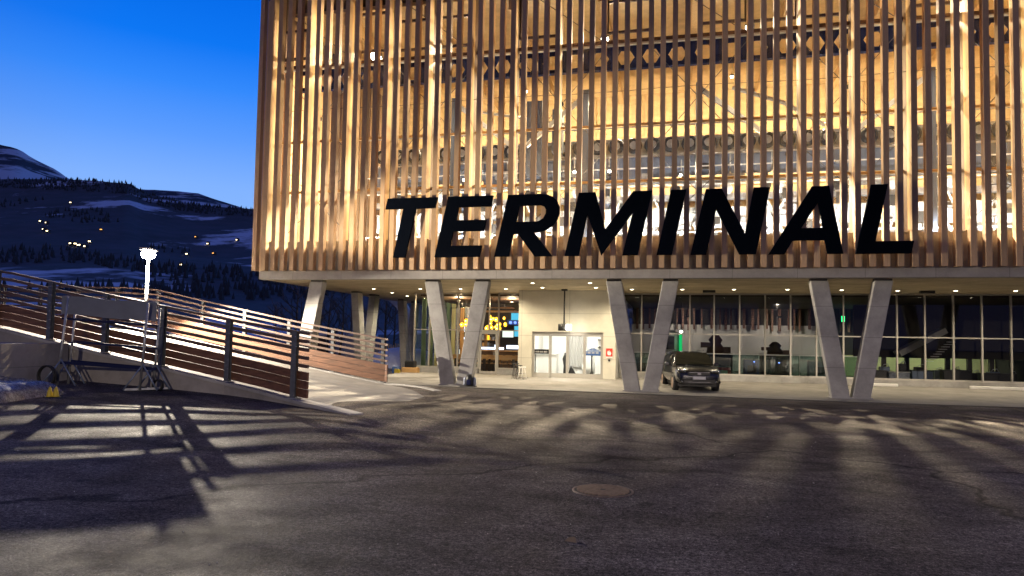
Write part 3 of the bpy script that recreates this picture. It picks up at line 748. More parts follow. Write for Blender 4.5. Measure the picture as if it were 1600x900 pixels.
# doors
fz0 = 0.155
fr_ = MB().bx(dx0, dx1, 30.68, 30.80, dz-0.13, dz-0.002).bx(dx0, dx0+0.06, 30.68, 30.80, fz0, dz-0.13).bx(dx1-0.06, dx1, 30.68, 30.80, fz0, dz-0.13)
dfr = fr_.build('door_frame', 'grey_frame', B)
pw = (dx1-dx0-0.12)/4
for k in range(4):
    a = dx0+0.06+pw*k; yo = 30.74 if k in (1, 2) else 30.70
    d = MB().bx(a+.003, a+0.06, yo-.02, yo+.02, fz0, dz-.135).bx(a+pw-0.06, a+pw-.003, yo-.02, yo+.02, fz0, dz-.135).bx(a+0.06, a+pw-0.06, yo-.02, yo+.02, fz0, fz0+0.2).bx(a+0.06, a+pw-0.06, yo-.02, yo+.02, dz-0.19, dz-.135)
    do = d.build('sliding_door', 'grey_frame', B)
    MB().quad((a+0.06, yo, fz0+0.2), (a+pw-0.06, yo, fz0+0.2), (a+pw-0.06, yo, dz-0.19), (a+0.06, yo, dz-0.19)).build('pane', 'glass', do)
    if k in (0, 3):
        s = MB(); rnd2 = random.Random(k)
        if k == 0:
            s.bx(a+0.06, a+pw-0.06, yo-0.012, yo-0.006, 1.22, 1.42)
        else:
            s.bx(a+0.06, a+pw-0.06, yo-0.012, yo-0.006, 1.18, 1.38)
            for q in range(9): hx_ = a+0.12+q*0.06; s.bx(hx_, hx_+0.05, yo-0.012, yo-0.006, 1.39, 1.42+0.09*math.sin(q*0.39)+0.01)
        so = s.build('sticker_band', 'blue' if k == 3 else 'sign', do)
        s = MB()
        for q in range(10):
            hx_ = a+0.09+q*0.06; s.bx(hx_, hx_+0.035*(1 if q % 3 else 0.5), yo-0.016, yo-0.0125, 1.27+0.0, 1.35)
        s.build('sticker_marks', 'grey_wall', do)
# glass fronts of the ground floor
def shopfront(xs_, z0, z1, zt, y, gm, skip=()):
    for k in range(len(xs_)-1):
        a, b_ = xs_[k], xs_[k+1]
        f = MB().bx(a-.03, a+.03, y-.06, y+.06, z0, z1)
        f.bx(a+.03, b_-.03, y-.05, y+.05, zt-.025, zt+.025).bx(a+.03, b_-.03, y-.05, y+.05, z1-.06, z1).bx(a+.03, b_-.03, y-.05, y+.05, z0, z0+.07)
        if k == len(xs_)-2: f.bx(b_-.03, b_+.03, y-.06, y+.06, z0, z1)
        fo = f.build('window_frame', 'grey_frame', B)
        MB().quad((a+.03, y, z0+.07), (b_-.03, y, z0+.07), (b_-.03, y, zt-.025), (a+.03, y, zt-.025)).build('pane', gm, fo)
        MB().quad((a+.03, y, zt+.025), (b_-.03, y, zt+.025), (b_-.03, y, z1-.06), (a+.03, y, z1-.06)).build('pane', gm, fo)
RX = [-2.25, -1.27, -0.17, 0.91, 1.98, 3.09, 4.18, 5.25, 6.32, 7.42, 8.48, 9.55, 10.63, 11.72, 12.79, 13.87, 14.95, 16.03, 17.1]
shopfront(RX, 0.40, ZS+0.013, 2.24, 32.4, 'glass')
MB().bx(-2.3, XR, 32.25, 32.6, -0.1, 0.398).build('sill', 'conc', B)
shopfront([-12.5, -11.7, -10.22, -9.13], 0.40, ZS+0.013, 2.28, 32.4, 'rest_glass')
shopfront([-8.15, -7.08, -6.78], 0.40, ZS+0.013, 2.28, 32.4, 'rest_glass')
MB().bx(-12.55, -9.13, 32.27, 32.6, -0.1, 0.398).build('sill', 'conc', B)
MB().bx(-8.15, -6.76, 32.27, 32.6, -0.1, 0.398).build('sill', 'conc', B)
shopf = MB().bx(-12.53, -12.47, 32.48, 39, 0.2, ZS+0.013)
MB().quad((-12.5, 32.5, 0.4), (-12.5, 39, 0.4), (-12.5, 39, 4.1), (-12.5, 32.5, 4.1)).build('side_window', 'rest_glass', B)
dd = MB().bx(-9.09, -9.0, 32.36, 32.44, .16, 2.2).bx(-8.28, -8.19, 32.36, 32.44, .16, 2.2).bx(-9.0, -8.28, 32.36, 32.44, .16, .28).bx(-9.0, -8.28, 32.36, 32.44, 2.1, 2.2)
do = dd.build('door', 'grey_frame', B)
MB().quad((-9.0, 32.4, .28), (-8.28, 32.4, .28), (-8.28, 32.4, 2.1), (-9.0, 32.4, 2.1)).build('pane', 'rest_glass', do)
MB().tube([(-8.33, 32.3, 0.95), (-8.33, 32.3, 1.35)], 0.012).build('handle', 'chrome', do)
f = MB().bx(-9.10, -8.18, 32.35, 32.45, 2.2, 2.30).bx(-8.65, -8.60, 32.35, 32.45, 2.3, 4.1)
f.build('window_frame', 'grey_frame', B)
MB().quad((-9.1, 32.4, 2.3), (-8.18, 32.4, 2.3), (-8.18, 32.4, 4.1), (-9.1, 32.4, 4.1)).build('pane', 'rest_glass', B)
# ground floor rooms
MB().bx(-12.5, XR, 32.61, 46, 0.0, 0.155).bx(ex0+.2, ex1-.2, 30.901, 32.6, 0.0, 0.157).build('room_floor', 'floor', B)
MB().bx(-12.5, -6.76, 39.2, 39.4, 0.155, 4.1).build('room_wall', 'dark_wall', B)
MB().bx(ex0+.21, ex1-.21, 35.6, 35.8, 0.157, 4.1).build('room_wall', 'white', B)
MB().bx(-2.3, 8.9, 43, 43.2, 0.155, 3.0).build('room_wall', 'grey_wall', B)
MB().bx(-2.3, XR, 44, 44.2, 0.155, 4.1).build('room_wall', 'dark_wall', B)
MB().bx(XR-.2, XR-.05, 32.7, 44, 0.155, 4.1).build('room_wall', 'dark_wall', B)
MB().bx(9.5, XR-.3, 42, 42.2, 0.155, 1.35).build('room_wall', 'em_yg', B)
# dark lining of the shop ceiling
MB().bx(-2.2, XR-.3, 32.9, 43.9, 4.0, 4.08).build('room_ceiling', 'dark_wall', B)
MB().bx(-12.4, -6.9, 32.9, 39.1, 4.0, 4.08).build('room_ceiling', 'dark_timber', B)
MB().bx(9.4, XR-.3, 38.9, 39.0, 1.30, 4.0).build('room_partition', 'dark_wall', B)

# ================================================================== SIGN
S = thing('terminal_sign', (-1.5, 24.55, 4.88), 'black slanted TERMINAL lettering across the timber front', 'sign')
LET = {
'T': [(-10.701,7.192),(-8.657,7.192),(-8.758,6.78),(-9.526,6.78),(-9.923,4.887),(-10.423,4.887),(-10.046,6.78),(-10.79,6.78)],
'E': [(-8.239,7.192),(-6.458,7.192),(-6.545,6.784),(-7.799,6.784),(-7.905,6.282),(-6.72,6.282),(-6.804,5.865),(-8.005,5.865),(-8.112,5.316),(-6.868,5.316),(-6.957,4.887),(-8.732,4.887)],
'R': [(-5.893,7.192),(-4.731,7.192),(-4.474,7.175),(-4.218,7.09),(-4.04,6.92),(-3.951,6.70),(-3.947,6.455),(-4.029,6.22),(-4.184,6.018),(-4.452,5.849),(-4.643,5.79),(-4.883,5.765),(-4.198,4.887),(-4.86,4.887),(-5.496,5.725),(-5.66,5.725),(-5.838,4.887),(-6.389,4.887)],
'M': [(-3.254,7.192),(-2.65,7.192),(-2.276,5.839),(-1.293,7.192),(-0.633,7.192),(-1.12,4.887),(-1.662,4.887),(-1.321,6.387),(-2.412,4.887),(-2.931,6.402),(-3.228,4.887),(-3.741,4.887)],
'I': [(0.015,7.19),(0.546,7.19),(0.065,4.887),(-0.465,4.887)],
'N': [(1.202,7.185),(1.735,7.185),(2.509,5.599),(2.791,7.185),(3.331,7.185),(2.862,4.880),(2.32,4.880),(1.555,6.455),(1.23,4.880),(0.694,4.880)],
'A': [(4.659,7.165),(5.195,7.165),(5.627,4.865),(5.135,4.865),(5.045,5.33),(4.049,5.33),(3.787,4.865),(3.266,4.865)],
'L': [(6.486,7.159),(6.994,7.159),(6.61,5.267),(7.76,5.267),(7.676,4.855),(6.005,4.855)]}
HOLE = {'R': [(-5.45,6.78),(-4.659,6.78),(-4.531,6.729),(-4.458,6.61),(-4.462,6.467),(-4.555,6.295),(-4.698,6.2),(-4.809,6.172),(-5.576,6.172)], 'A': [(4.846,6.603),(4.993,5.746),(4.321,5.746)]}
for k in 'TERMINAL':
    MB().prism(LET[k], 24.50, 24.59, HOLE.get(k)).build('letter', 'sign', S)
    if k == 'L': break

# ================================================================== HALL CONTENT
def hall_lamp(x, y, z, tgt, e, label, ground=0, side=None, col=(1.0, 0.82, 0.56), size=170, soft=0.06):
    t = thing('hall_lamp', (x, y, z), label, 'floodlight', 'floodlights inside the cableway hall')
    d = (Vector(tgt)-Vector((x, y, z))).normalized()
    c = Vector((x, y, z))
    MB().bar(c-d*0.18, c-d*0.031, 0.5 if x < -8 and z > 13 and e > 300 else 0.34 if e > 300 else 0.14, 0.44 if x < -8 and z > 13 and e > 300 else 0.26 if e > 300 else 0.12).build('housing', 'dark_frame', t)
    big = x < -8 and z > 13  # housing and lens enlarged on these to imitate glare
    MB().bar(c-d*0.03, c-d*0.005, 0.46 if big else 0.28 if e > 300 else 0.10, 0.40 if big else 0.20 if e > 300 else 0.08).build('lens', 'em_hall', t)
    MB().tube([c-d*0.15, c-d*0.15+Vector((0, 0, 0.6))], 0.015).build('bracket', 'galv', t)
    ld = lamp_data('SPOT', 'hall_lamp_beam', e*2.2, col, spot_size=math.radians(size), spot_blend=0.3, shadow_soft_size=soft)
    place_light(ld, 'hall_lamp_beam', c+d*0.06, tgt, t)
    if side is not None:
        for sgn in ((side,) if side else (-1, 1)):
            ld = lamp_data('SPOT', 'batten_fill_beam', 2300, (1.0, 0.75, 0.40), spot_size=math.radians(84), spot_blend=0.6, shadow_soft_size=0.03)  # added beam that brightens the batten sides
            place_light(ld, 'batten_fill_beam', c+Vector((0.12*sgn, -0.05, 0)), (x+9.0*sgn, 24.6, 9.0), t)
    if ground:
        ld = lamp_data('SPOT', 'yard_patch_beam', ground, col, spot_size=math.radians(40), spot_blend=1.0, shadow_soft_size=0.09)  # added beam throwing light patches onto the yard
        place_light(ld, 'yard_patch_beam', c+d*0.07, (x+rl.uniform(-4, 4), 19.6, 0), t)
rl = random.Random(4)
HLAMPS = [(-12.55, 27.0, 14.05, (-13, 21, 8), 600, 'bright floodlight high in the hall, leftmost of the starry pair'),
          (-8.05, 27.0, 13.85, (-8, 20, 7), 400, 'bright floodlight high in the hall, right of the starry pair'),
          (-2.38, 27.0, 8.57, (-2.4, 20, 7), 160, 'small white lamp between the machinery posts above the letter M'),
          (-2.62, 27.0, 13.9, (-2.4, 20, 7), 400, 'added floodlight hidden behind the glulam post above the letter M'),  # from here on the floodlights are added, hidden by posts, to light battens
          (2.91, 27.0, 13.9, (3, 20, 7), 400, 'added floodlight hidden behind the glulam post above the letter N'),
          (8.44, 27.0, 13.9, (9, 20, 7), 400, 'added floodlight hidden behind the glulam post above the letter L'),
          (13.97, 27.0, 13.9, (13, 20, 7), 400, 'added floodlight hidden behind the glulam post at the right end')]
for x, y, z, tg, e, lb in HLAMPS: hall_lamp(x, y, z, tg, e, lb, ground=0)
FB = [(-13.6, 29.6, 9.4), (-11.2, 31.5, 12.6), (-9.0, 28.9, 8.9), (-6.6, 30.6, 13.4), (-4.1, 29.4, 9.2), (-2.0, 32.0, 12.9), (0.4, 29.0, 8.8), (2.6, 31.0, 13.6), (4.7, 29.5, 9.6), (6.9, 32.2, 12.7), (9.2, 28.8, 9.0), (11.3, 30.9, 13.2), (13.4, 29.3, 9.3), (15.6, 31.4, 12.8)]  # made-up lamp positions, scattered to mottle the yard and light the battens
NTH = ['first', 'second', 'third', 'fourth', 'fifth', 'sixth', 'seventh', 'eighth', 'ninth', 'tenth', 'eleventh', 'twelfth', 'thirteenth', 'fourteenth']
for k, (x, y, z) in enumerate(FB):
    hall_lamp(x, y, z, (x+rl.uniform(-5, 5), 17.0, 0), 170, 'small made-up lamp lighting slats and yard, %s from the left of its row' % NTH[k], ground=21000, side=(0 if abs(x) < 1 else math.copysign(1, x)))
# added fill lights washing the back wall and machinery, housed as tubes
def hall_fill_light(x, y, z, tgt, e, label, sx=3.0, sy=0.15, col=(1.0, 0.84, 0.60)):
    t = thing('hall_fill_light', (x, y, z), label, 'fill light', 'added fill lights inside the cableway hall')
    MB().bx(x-sx/2, x+sx/2, y-0.08, y+0.08, z+0.03, z+0.10).build('housing', 'white_steel', t)
    ld = lamp_data('AREA', 'hall_fill_glow', e, col, shape='RECTANGLE', size=sx, size_y=sy)
    place_light(ld, 'hall_fill_glow', (x, y, z), tgt, t)
for k, x in enumerate((-13, -7, -1, 5, 11)):
    hall_fill_light(x, 27.6, 5.9, (x, 34, 9.5), 1500, ['added fill light low at the left end of the hall', 'added fill light low in the hall behind the letter E', 'added fill light low in the hall behind the letter M', 'added fill light low in the hall behind the letter A', 'added fill light low at the right end of the hall'][k], col=(1, 0.96, 0.90))
    hall_fill_light(x+1.5, 33.5, 11.4, (x+1.5, 36.5, 14.5), 1500, ['added fill light on the machine roof at the left end', 'added fill light on the machine roof above the letter E', 'added fill light on the machine roof above the letter M', 'added fill light on the machine roof above the letter A', 'added fill light on the machine roof at the right end'][k])

rm = random.Random(11)
def station_machine():
    t = thing('cableway_machine', (0, 31, 4.6), 'long silver cableway machine with rows of drive tyres filling the hall behind the slats', 'machine')
    x0, x1 = -14.2, 16.2
    MB().bx(x0, x1, 30.6, 30.9, 9.75, 10.15).bx(x0, x1, 32.4, 32.7, 9.75, 10.15).build('upper_girder', 'white_steel', t)
    MB().bx(x0, x1, 30.4, 30.7, 8.05, 8.30).bx(x0, x1, 30.5, 30.75, 8.85, 9.05).build('lower_girder', 'galv', t)
    k = 0; x = x0+0.6
    while x < x1-0.5 and k < 38:
        if not (-6.3 < x < -5.0):
            w = MB().lathe((x, 30.45, 10.55), [(0.20, -0.1), (0.33, -0.09), (0.36, 0), (0.33, 0.09), (0.20, 0.1)], 16, 'Y').build('drive_tyre', 'rubber', t)
            MB().lathe((x, 30.45, 10.55), [(0.19, -0.12), (0.19, 0.12)], 12, 'Y').build('rim', 'galv', w)
        x += 0.8; k += 1
    for k in range(9):
        xx = x0+1.2+k*3.4
        MB().bx(xx-0.11, xx+0.11, 30.9, 31.12, 4.6, 9.75).build('leg', 'blue_steel' if k % 2 else 'galv', t)
    m = MB()
    x = x0+0.3
    while x < x1-2:
        w = rm.uniform(0.8, 2.4)
        if rm.random() < 0.85: m.bx(x, x+w-0.08, 30.62, 30.68+rm.random()*0.2, 6.9+rm.uniform(-.1, .1), 7.75)
        x += w
    m.build('side_cover', 'cover', t)
    m = MB()
    for k in range(70):
        x = rm.uniform(x0, x1-1); z = rm.uniform(5.9, 9.6); w = rm.uniform(0.15, 1.3); hh = rm.uniform(0.04, 0.3)
        m.bx(x, x+w, 30.2+rm.random()*0.25, 30.35+rm.random()*0.2+0.1, z, z+hh)
    m.build('brackets', 'galv', t)
    m = MB()
    for k in range(50):
        x = rm.uniform(x0, x1-1); z = rm.uniform(5.2, 9.6); w = rm.uniform(0.1, 0.6); hh = rm.uniform(0.06, 0.45)
        m.bx(x, x+w, 30.1, 30.19, z, z+hh)
    m.build('electrical_boxes', 'dark_frame', t)
    m = MB()
    for k in range(26):
        x = x0+0.7+k*1.15
        m.bar((x, 30.3, 5.9), (x+rm.choice((-1, 1))*1.0, 30.3, 8.1), 0.05, 0.07)
    m.build('diagonal_struts', 'white_steel', t)
    m = MB()
    for z in (5.55, 5.85, 6.2, 6.55, 8.6, 9.4, 11.25): m.bx(x0, x1, 30.0, 30.05, z, z+0.05)
    for k in range(40): m.bx(x0+k*0.78, x0+k*0.78+0.035, 30.0, 30.05, 5.5, 6.6)
    m.build('walkway_rail', 'white_steel', t)
    for k in range(14):
        MB().lathe((x0+1.5+k*2.15, 30.25, 8.45), [(0.10, -0.04), (0.24, -0.03), (0.24, 0.03), (0.10, 0.04)], 16, 'Y').build('guide_wheel', 'white_steel' if k % 3 else 'dark_frame', t)
    m = MB().tube([(x0+5.5, 29.8, 12.3), (x0+9.5, 29.8, 11.5), (x0+10.5, 29.9, 11.0)], 0.06).tube([(2.5, 29.6, 12.6), (4.5, 29.7, 11.9), (6.2, 29.9, 10.9)], 0.09)
    m.build('cable_duct', 'white_steel', t)
    MB().bx(-6.35, -5.65, 29.7, 30.4, 9.2, 12.6).bx(-5.2, -4.75, 29.8, 30.4, 10.2, 12.2).build('motor_block', 'blue_steel', t)
    m = MB(); x = x0+.2
    while x < x1-1.5:
        w = rm.uniform(.7, 1.9); m.bx(x, x+w-.07, 30.56, 30.6, 9.1+rm.uniform(-.1, .1), 10.05); x += w
    m.build('guard_panels', 'blue_steel', t)
    m = MB(); x = x0+.5
    while x < x1-1.5:
        w = rm.uniform(.5, 1.6)
        if rm.random() < .6: m.bx(x, x+w-.07, 30.72, 30.8, 5.7+rm.uniform(-.1, .1), 6.5)
        x += w
    m.build('lower_panels', 'greyblue', t)
    MB().bx(x0, x1, 31, 34.5, 10.9, 11.05).build('roof_deck', 'galv', t)
    m = MB()
    for k in range(22): m.bx(x0+k*1.4, x0+k*1.4+1.0, 33.6, 33.8, 4.9, rm.uniform(7.0, 9.0))
    m.build('back_panels', 'cover', t)
    return t
station_machine()
for k, (x, sp) in enumerate(((-9.3, 1), (-3.5, -1), (1.1, 1), (9.6, -1))):
    t = thing('steel_gantry', (x, 28.3, 4.6), ['tall steel gantry frame behind the letter E', 'tall steel gantry frame behind the letter M', 'tall steel gantry frame behind the letter N', 'tall steel gantry frame right of the letter L'][k], 'steel frame', 'steel gantry frames inside the hall')
    MB().bx(x-0.12, x+0.12, 28.2, 28.42, 4.6, 12.4).build('post', 'blue_steel', t)
    MB().bar((x, 28.3, 12.2), (x+sp*2.6, 28.5, 10.2), 0.14, 0.18).build('brace', 'white_steel', t)
    MB().bar((x, 28.3, 7.0), (x-sp*1.6, 28.4, 5.0), 0.1, 0.12).build('brace', 'galv', t)

# ================================================================== UNDER THE BUILDING
DL = [(-13.5,29.6),(-13.6,32.0),(-13.7,34.3),(-11.2,29.6),(-9.26,29.6),(-7.14,29.6),(-5.35,26.7),(-5.35,28.9),(-3.05,26.7),(-3.05,28.9),(-1.6,29.85),(.52,29.85),(2.62,29.85),(4.72,29.85),(6.84,30.1),(9.0,30.4),(11.1,30.4),(13.2,30.4),(15.4,30.4)]
d0 = None
for i, (x, y) in enumerate(DL):
    lb = ['downlight nearest the left corner columns', 'downlight deeper in by the left corner columns', 'deepest downlight at the left end of the soffit', 'downlight in front of the restaurant corner window', 'downlight behind the left V column', 'downlight between left V column and entrance wall', 'front left downlight before the entrance wall', 'rear left downlight before the entrance wall', 'front right downlight before the entrance wall', 'rear right downlight before the entrance wall',
          'downlight behind the middle V column', 'downlight left above the parked car', 'downlight right above the parked car', 'downlight left of the right V column', 'downlight inside the right V column', 'downlight right of the right V column', 'downlight right of the second black sensor box', 'downlight near the right edge of the soffit', 'downlight farthest right, past the picture edge'][i]
    if d0 is None:
        t = thing('downlight', (x, y, ZS), lb, 'downlight', 'round downlights in the concrete soffit')
        MB().lathe((0, 0, 0), [(0.11, -0.012), (0.11, 0.012)], 16).build('ring', 'white_steel', t, local=True)
        MB().lathe((0, 0, -0.016), [(0.065, -0.004), (0.065, 0.003)], 16).build('lens', 'em_down', t, local=True)
        d0 = t
    else:
        t = copy_tree(d0); t.location = (x, y, ZS); tag(t, lb)
    WL[t.name] = Vector((x, y, ZS))
    e = 200 if x < -2 else 140
    if x < -10: e = 190
    ld = lamp_data('SPOT', 'downlight_beam', e, (1.0, 0.84, 0.58), spot_size=math.radians(150), spot_blend=0.9, shadow_soft_size=0.06)
    place_light(ld, 'downlight_beam', (x, y, ZS-0.06), (x, y, 0), t)
for x, y, lb in ((1.65, 30.5, 'flat black sensor box on the soffit above the car'), (10.18, 30.7, 'flat black sensor box on the soffit at the right')):
    t = thing('ceiling_box', (x, y, ZS), lb, 'sensor box', 'black boxes on the soffit')
    MB().bx(x-0.26, x+0.26, y-0.1, y+0.1, ZS-0.09, ZS+0.01).build('housing', 'black_plastic', t, bevel=0.01)
    MB().bx(x-0.2, x+0.2, y-0.106, y-0.101, ZS-0.07, ZS-0.03).build('lens', 'rubber', t)
# hanging lamp over the doors
t = thing('hanging_lamp', (-4.55, 30.0, ZS), 'black drum lamp hung on a rod above the entrance doors', 'lamp')
MB().tube([(-4.55, 30.0, 4.08), (-4.55, 30.0, 2.55)], 0.035, 10).build('rod', 'black_plastic', t)
MB().bx(-4.68, -4.42, 29.9, 30.1, 4.04, 4.11).build('mount', 'black_plastic', t)
MB().lathe((-4.62, 30.0, 2.42), [(0.16, -0.16), (0.2, -0.15), (0.2, 0.13), (0.15, 0.15)], 20).build('drum', 'black_plastic', t)
MB().lathe((-4.34, 29.95, 2.42), [(0.10, -0.13), (0.12, -0.12), (0.12, 0.12), (0.10, 0.13)], 16).build('lens', 'em_white', t)
ld = lamp_data('POINT', 'hanging_lamp_glow', 22, (1, 0.9, 0.72), shadow_soft_size=0.08); place_light(ld, 'hanging_lamp_glow', (-4.2, 29.7, 2.3), None, t)
# fire alarm sign
t = thing('fire_sign', (-2.6, 30.58, 1.3), 'red fire sign with a white flame on the wall right of the doors', 'sign')
MB().bx(-2.74, -2.46, 30.575, 30.598, 1.16, 1.52).build('plate', 'red', t)
MB().prism([(-2.66, 1.22), (-2.54, 1.22), (-2.51, 1.31), (-2.55, 1.40), (-2.575, 1.34), (-2.60, 1.45), (-2.64, 1.38), (-2.665, 1.42), (-2.69, 1.31)], 30.568, 30.574).build('flame', 'plate', t)
MB().bx(-2.74, -2.46, 30.575, 30.598, 1.10, 1.155).build('caption_strip', 'plate', t)
t = thing('key_switch', (-2.6, 30.58, 1.0), 'small black shield shaped switch under the red fire sign', 'switch')
MB().prism([(-2.645, 1.04), (-2.555, 1.04), (-2.555, 0.98), (-2.6, 0.93), (-2.645, 0.98)], 30.565, 30.598).build('cover', 'black_plastic', t)
MB().lathe((-2.6, 30.56, 1.0), [(0.015, -0.004), (0.015, 0.004)], 8, 'Y').build('keyhole', 'chrome', t)

# ---- lobby
def lobby():
    t = thing('lobby_counter', (-5.7, 34.2, 0.157), 'tall white counter seen through the leftmost entrance door', 'counter')
    MB().bx(-6.5, -5.45, 33.6, 34.2, 0.16, 1.15).build('body', 'white', t, bevel=0.01); MB().bx(-6.53, -5.4, 33.55, 34.25, 1.152, 1.19).build('top', 'white_steel', t)
    t = thing('information_stand', (-4.95, 33.5, 0.157), 'dark pram-like stand behind the second entrance door', 'stand')
    MB().tube([(-5.0, 33.5, 0.2), (-4.95, 33.5, 0.6), (-5.05, 33.5, 0.95), (-4.98, 33.5, 1.25)], [0.1, 0.13, 0.09, 0.05]).build('frame', 'black_plastic', t)
    MB().prism([(-4.85, 0.2), (-4.45, 0.2), (-4.7, 0.62)], 33.4, 33.55).build('base', 'black_plastic', t)
    t = thing('high_table', (-3.3, 33.2, 0.157), 'white high table on two dark legs behind the rightmost entrance door', 'table')
    MB().bx(-3.85, -2.75, 32.9, 33.4, 1.14, 1.19).build('tabletop', 'white_steel', t)
    for x in (-3.65, -2.98): MB().lathe((x, 33.15, 0.16), [(0.14, 0), (0.035, 0.25), (0.03, 0.9), (0.05, 0.98)], 12).build('leg', 'dark_frame', t)
    t = thing('white_display', (-3.75, 34.0, 0.157), 'rounded white display figure behind the third entrance door', 'display')
    MB().lathe((-3.9, 34.0, 0.16), [(0.3, 0), (0.33, 0.4), (0.26, 0.75), (0.32, 1.0), (0.12, 1.2)], 16).build('body', 'white', t); MB().bx(-4.05, -3.75, 33.7, 33.76, 1.25, 1.33).build('label_plate', 'dark_frame', t)
    t = thing('shelf_unit', (-3.2, 35.3, 0.157), 'dark shelf of small goods on the back wall of the lobby', 'shelf')
    MB().bx(-3.6, -2.6, 35.3, 35.59, 1.5, 1.54).bx(-3.6, -2.6, 35.3, 35.59, 1.9, 1.94).build('board', 'dark_frame', t)
    for k in range(6): MB().bx(-3.55+k*0.16, -3.45+k*0.16, 35.35, 35.5, 1.542, 1.6+0.05*(k % 3)).build('pack', ['dark_frame', 'blue', 'red', 'black_plastic', 'greyblue', 'yellow'][k], t)
    t = thing('curtain', (-5.0, 35.4, 0.2), 'pale pleated curtain on the back wall behind the middle doors', 'curtain')
    c = MB(); pts = [(-5.15+i*0.04, 35.45+0.03*math.sin(i*1.6)) for i in range(24)]
    for (xa, ya), (xb, yb) in zip(pts, pts[1:]): c.quad((xa, ya, .5), (xb, yb, .5), (xb, yb, 2.3), (xa, ya, 2.3))
    c.build('cloth', 'grey_wall', t); MB().tube([(-5.2, 35.4, 2.32), (-4.2, 35.4, 2.32)], 0.015).build('rod', 'chrome', t)
    for x, lb in ((-5.5, 'lobby ceiling lamp behind the left doors'), (-3.6, 'lobby ceiling lamp behind the right doors')):
        t = thing('ceiling_lamp', (x, 32.8, 3.6), lb, 'lamp', 'lamps in the lobby ceiling')
        MB().bx(x-0.5, x+0.5, 32.3, 33.3, 3.62, 3.68).build('housing', 'white_steel', t)
        ld = lamp_data('AREA', 'ceiling_lamp_glow', 210, (1, 0.95, 0.84), shape='SQUARE', size=0.9); place_light(ld, 'ceiling_lamp_glow', (x, 32.8, 3.6), (x, 33.0, 0), t)
lobby()
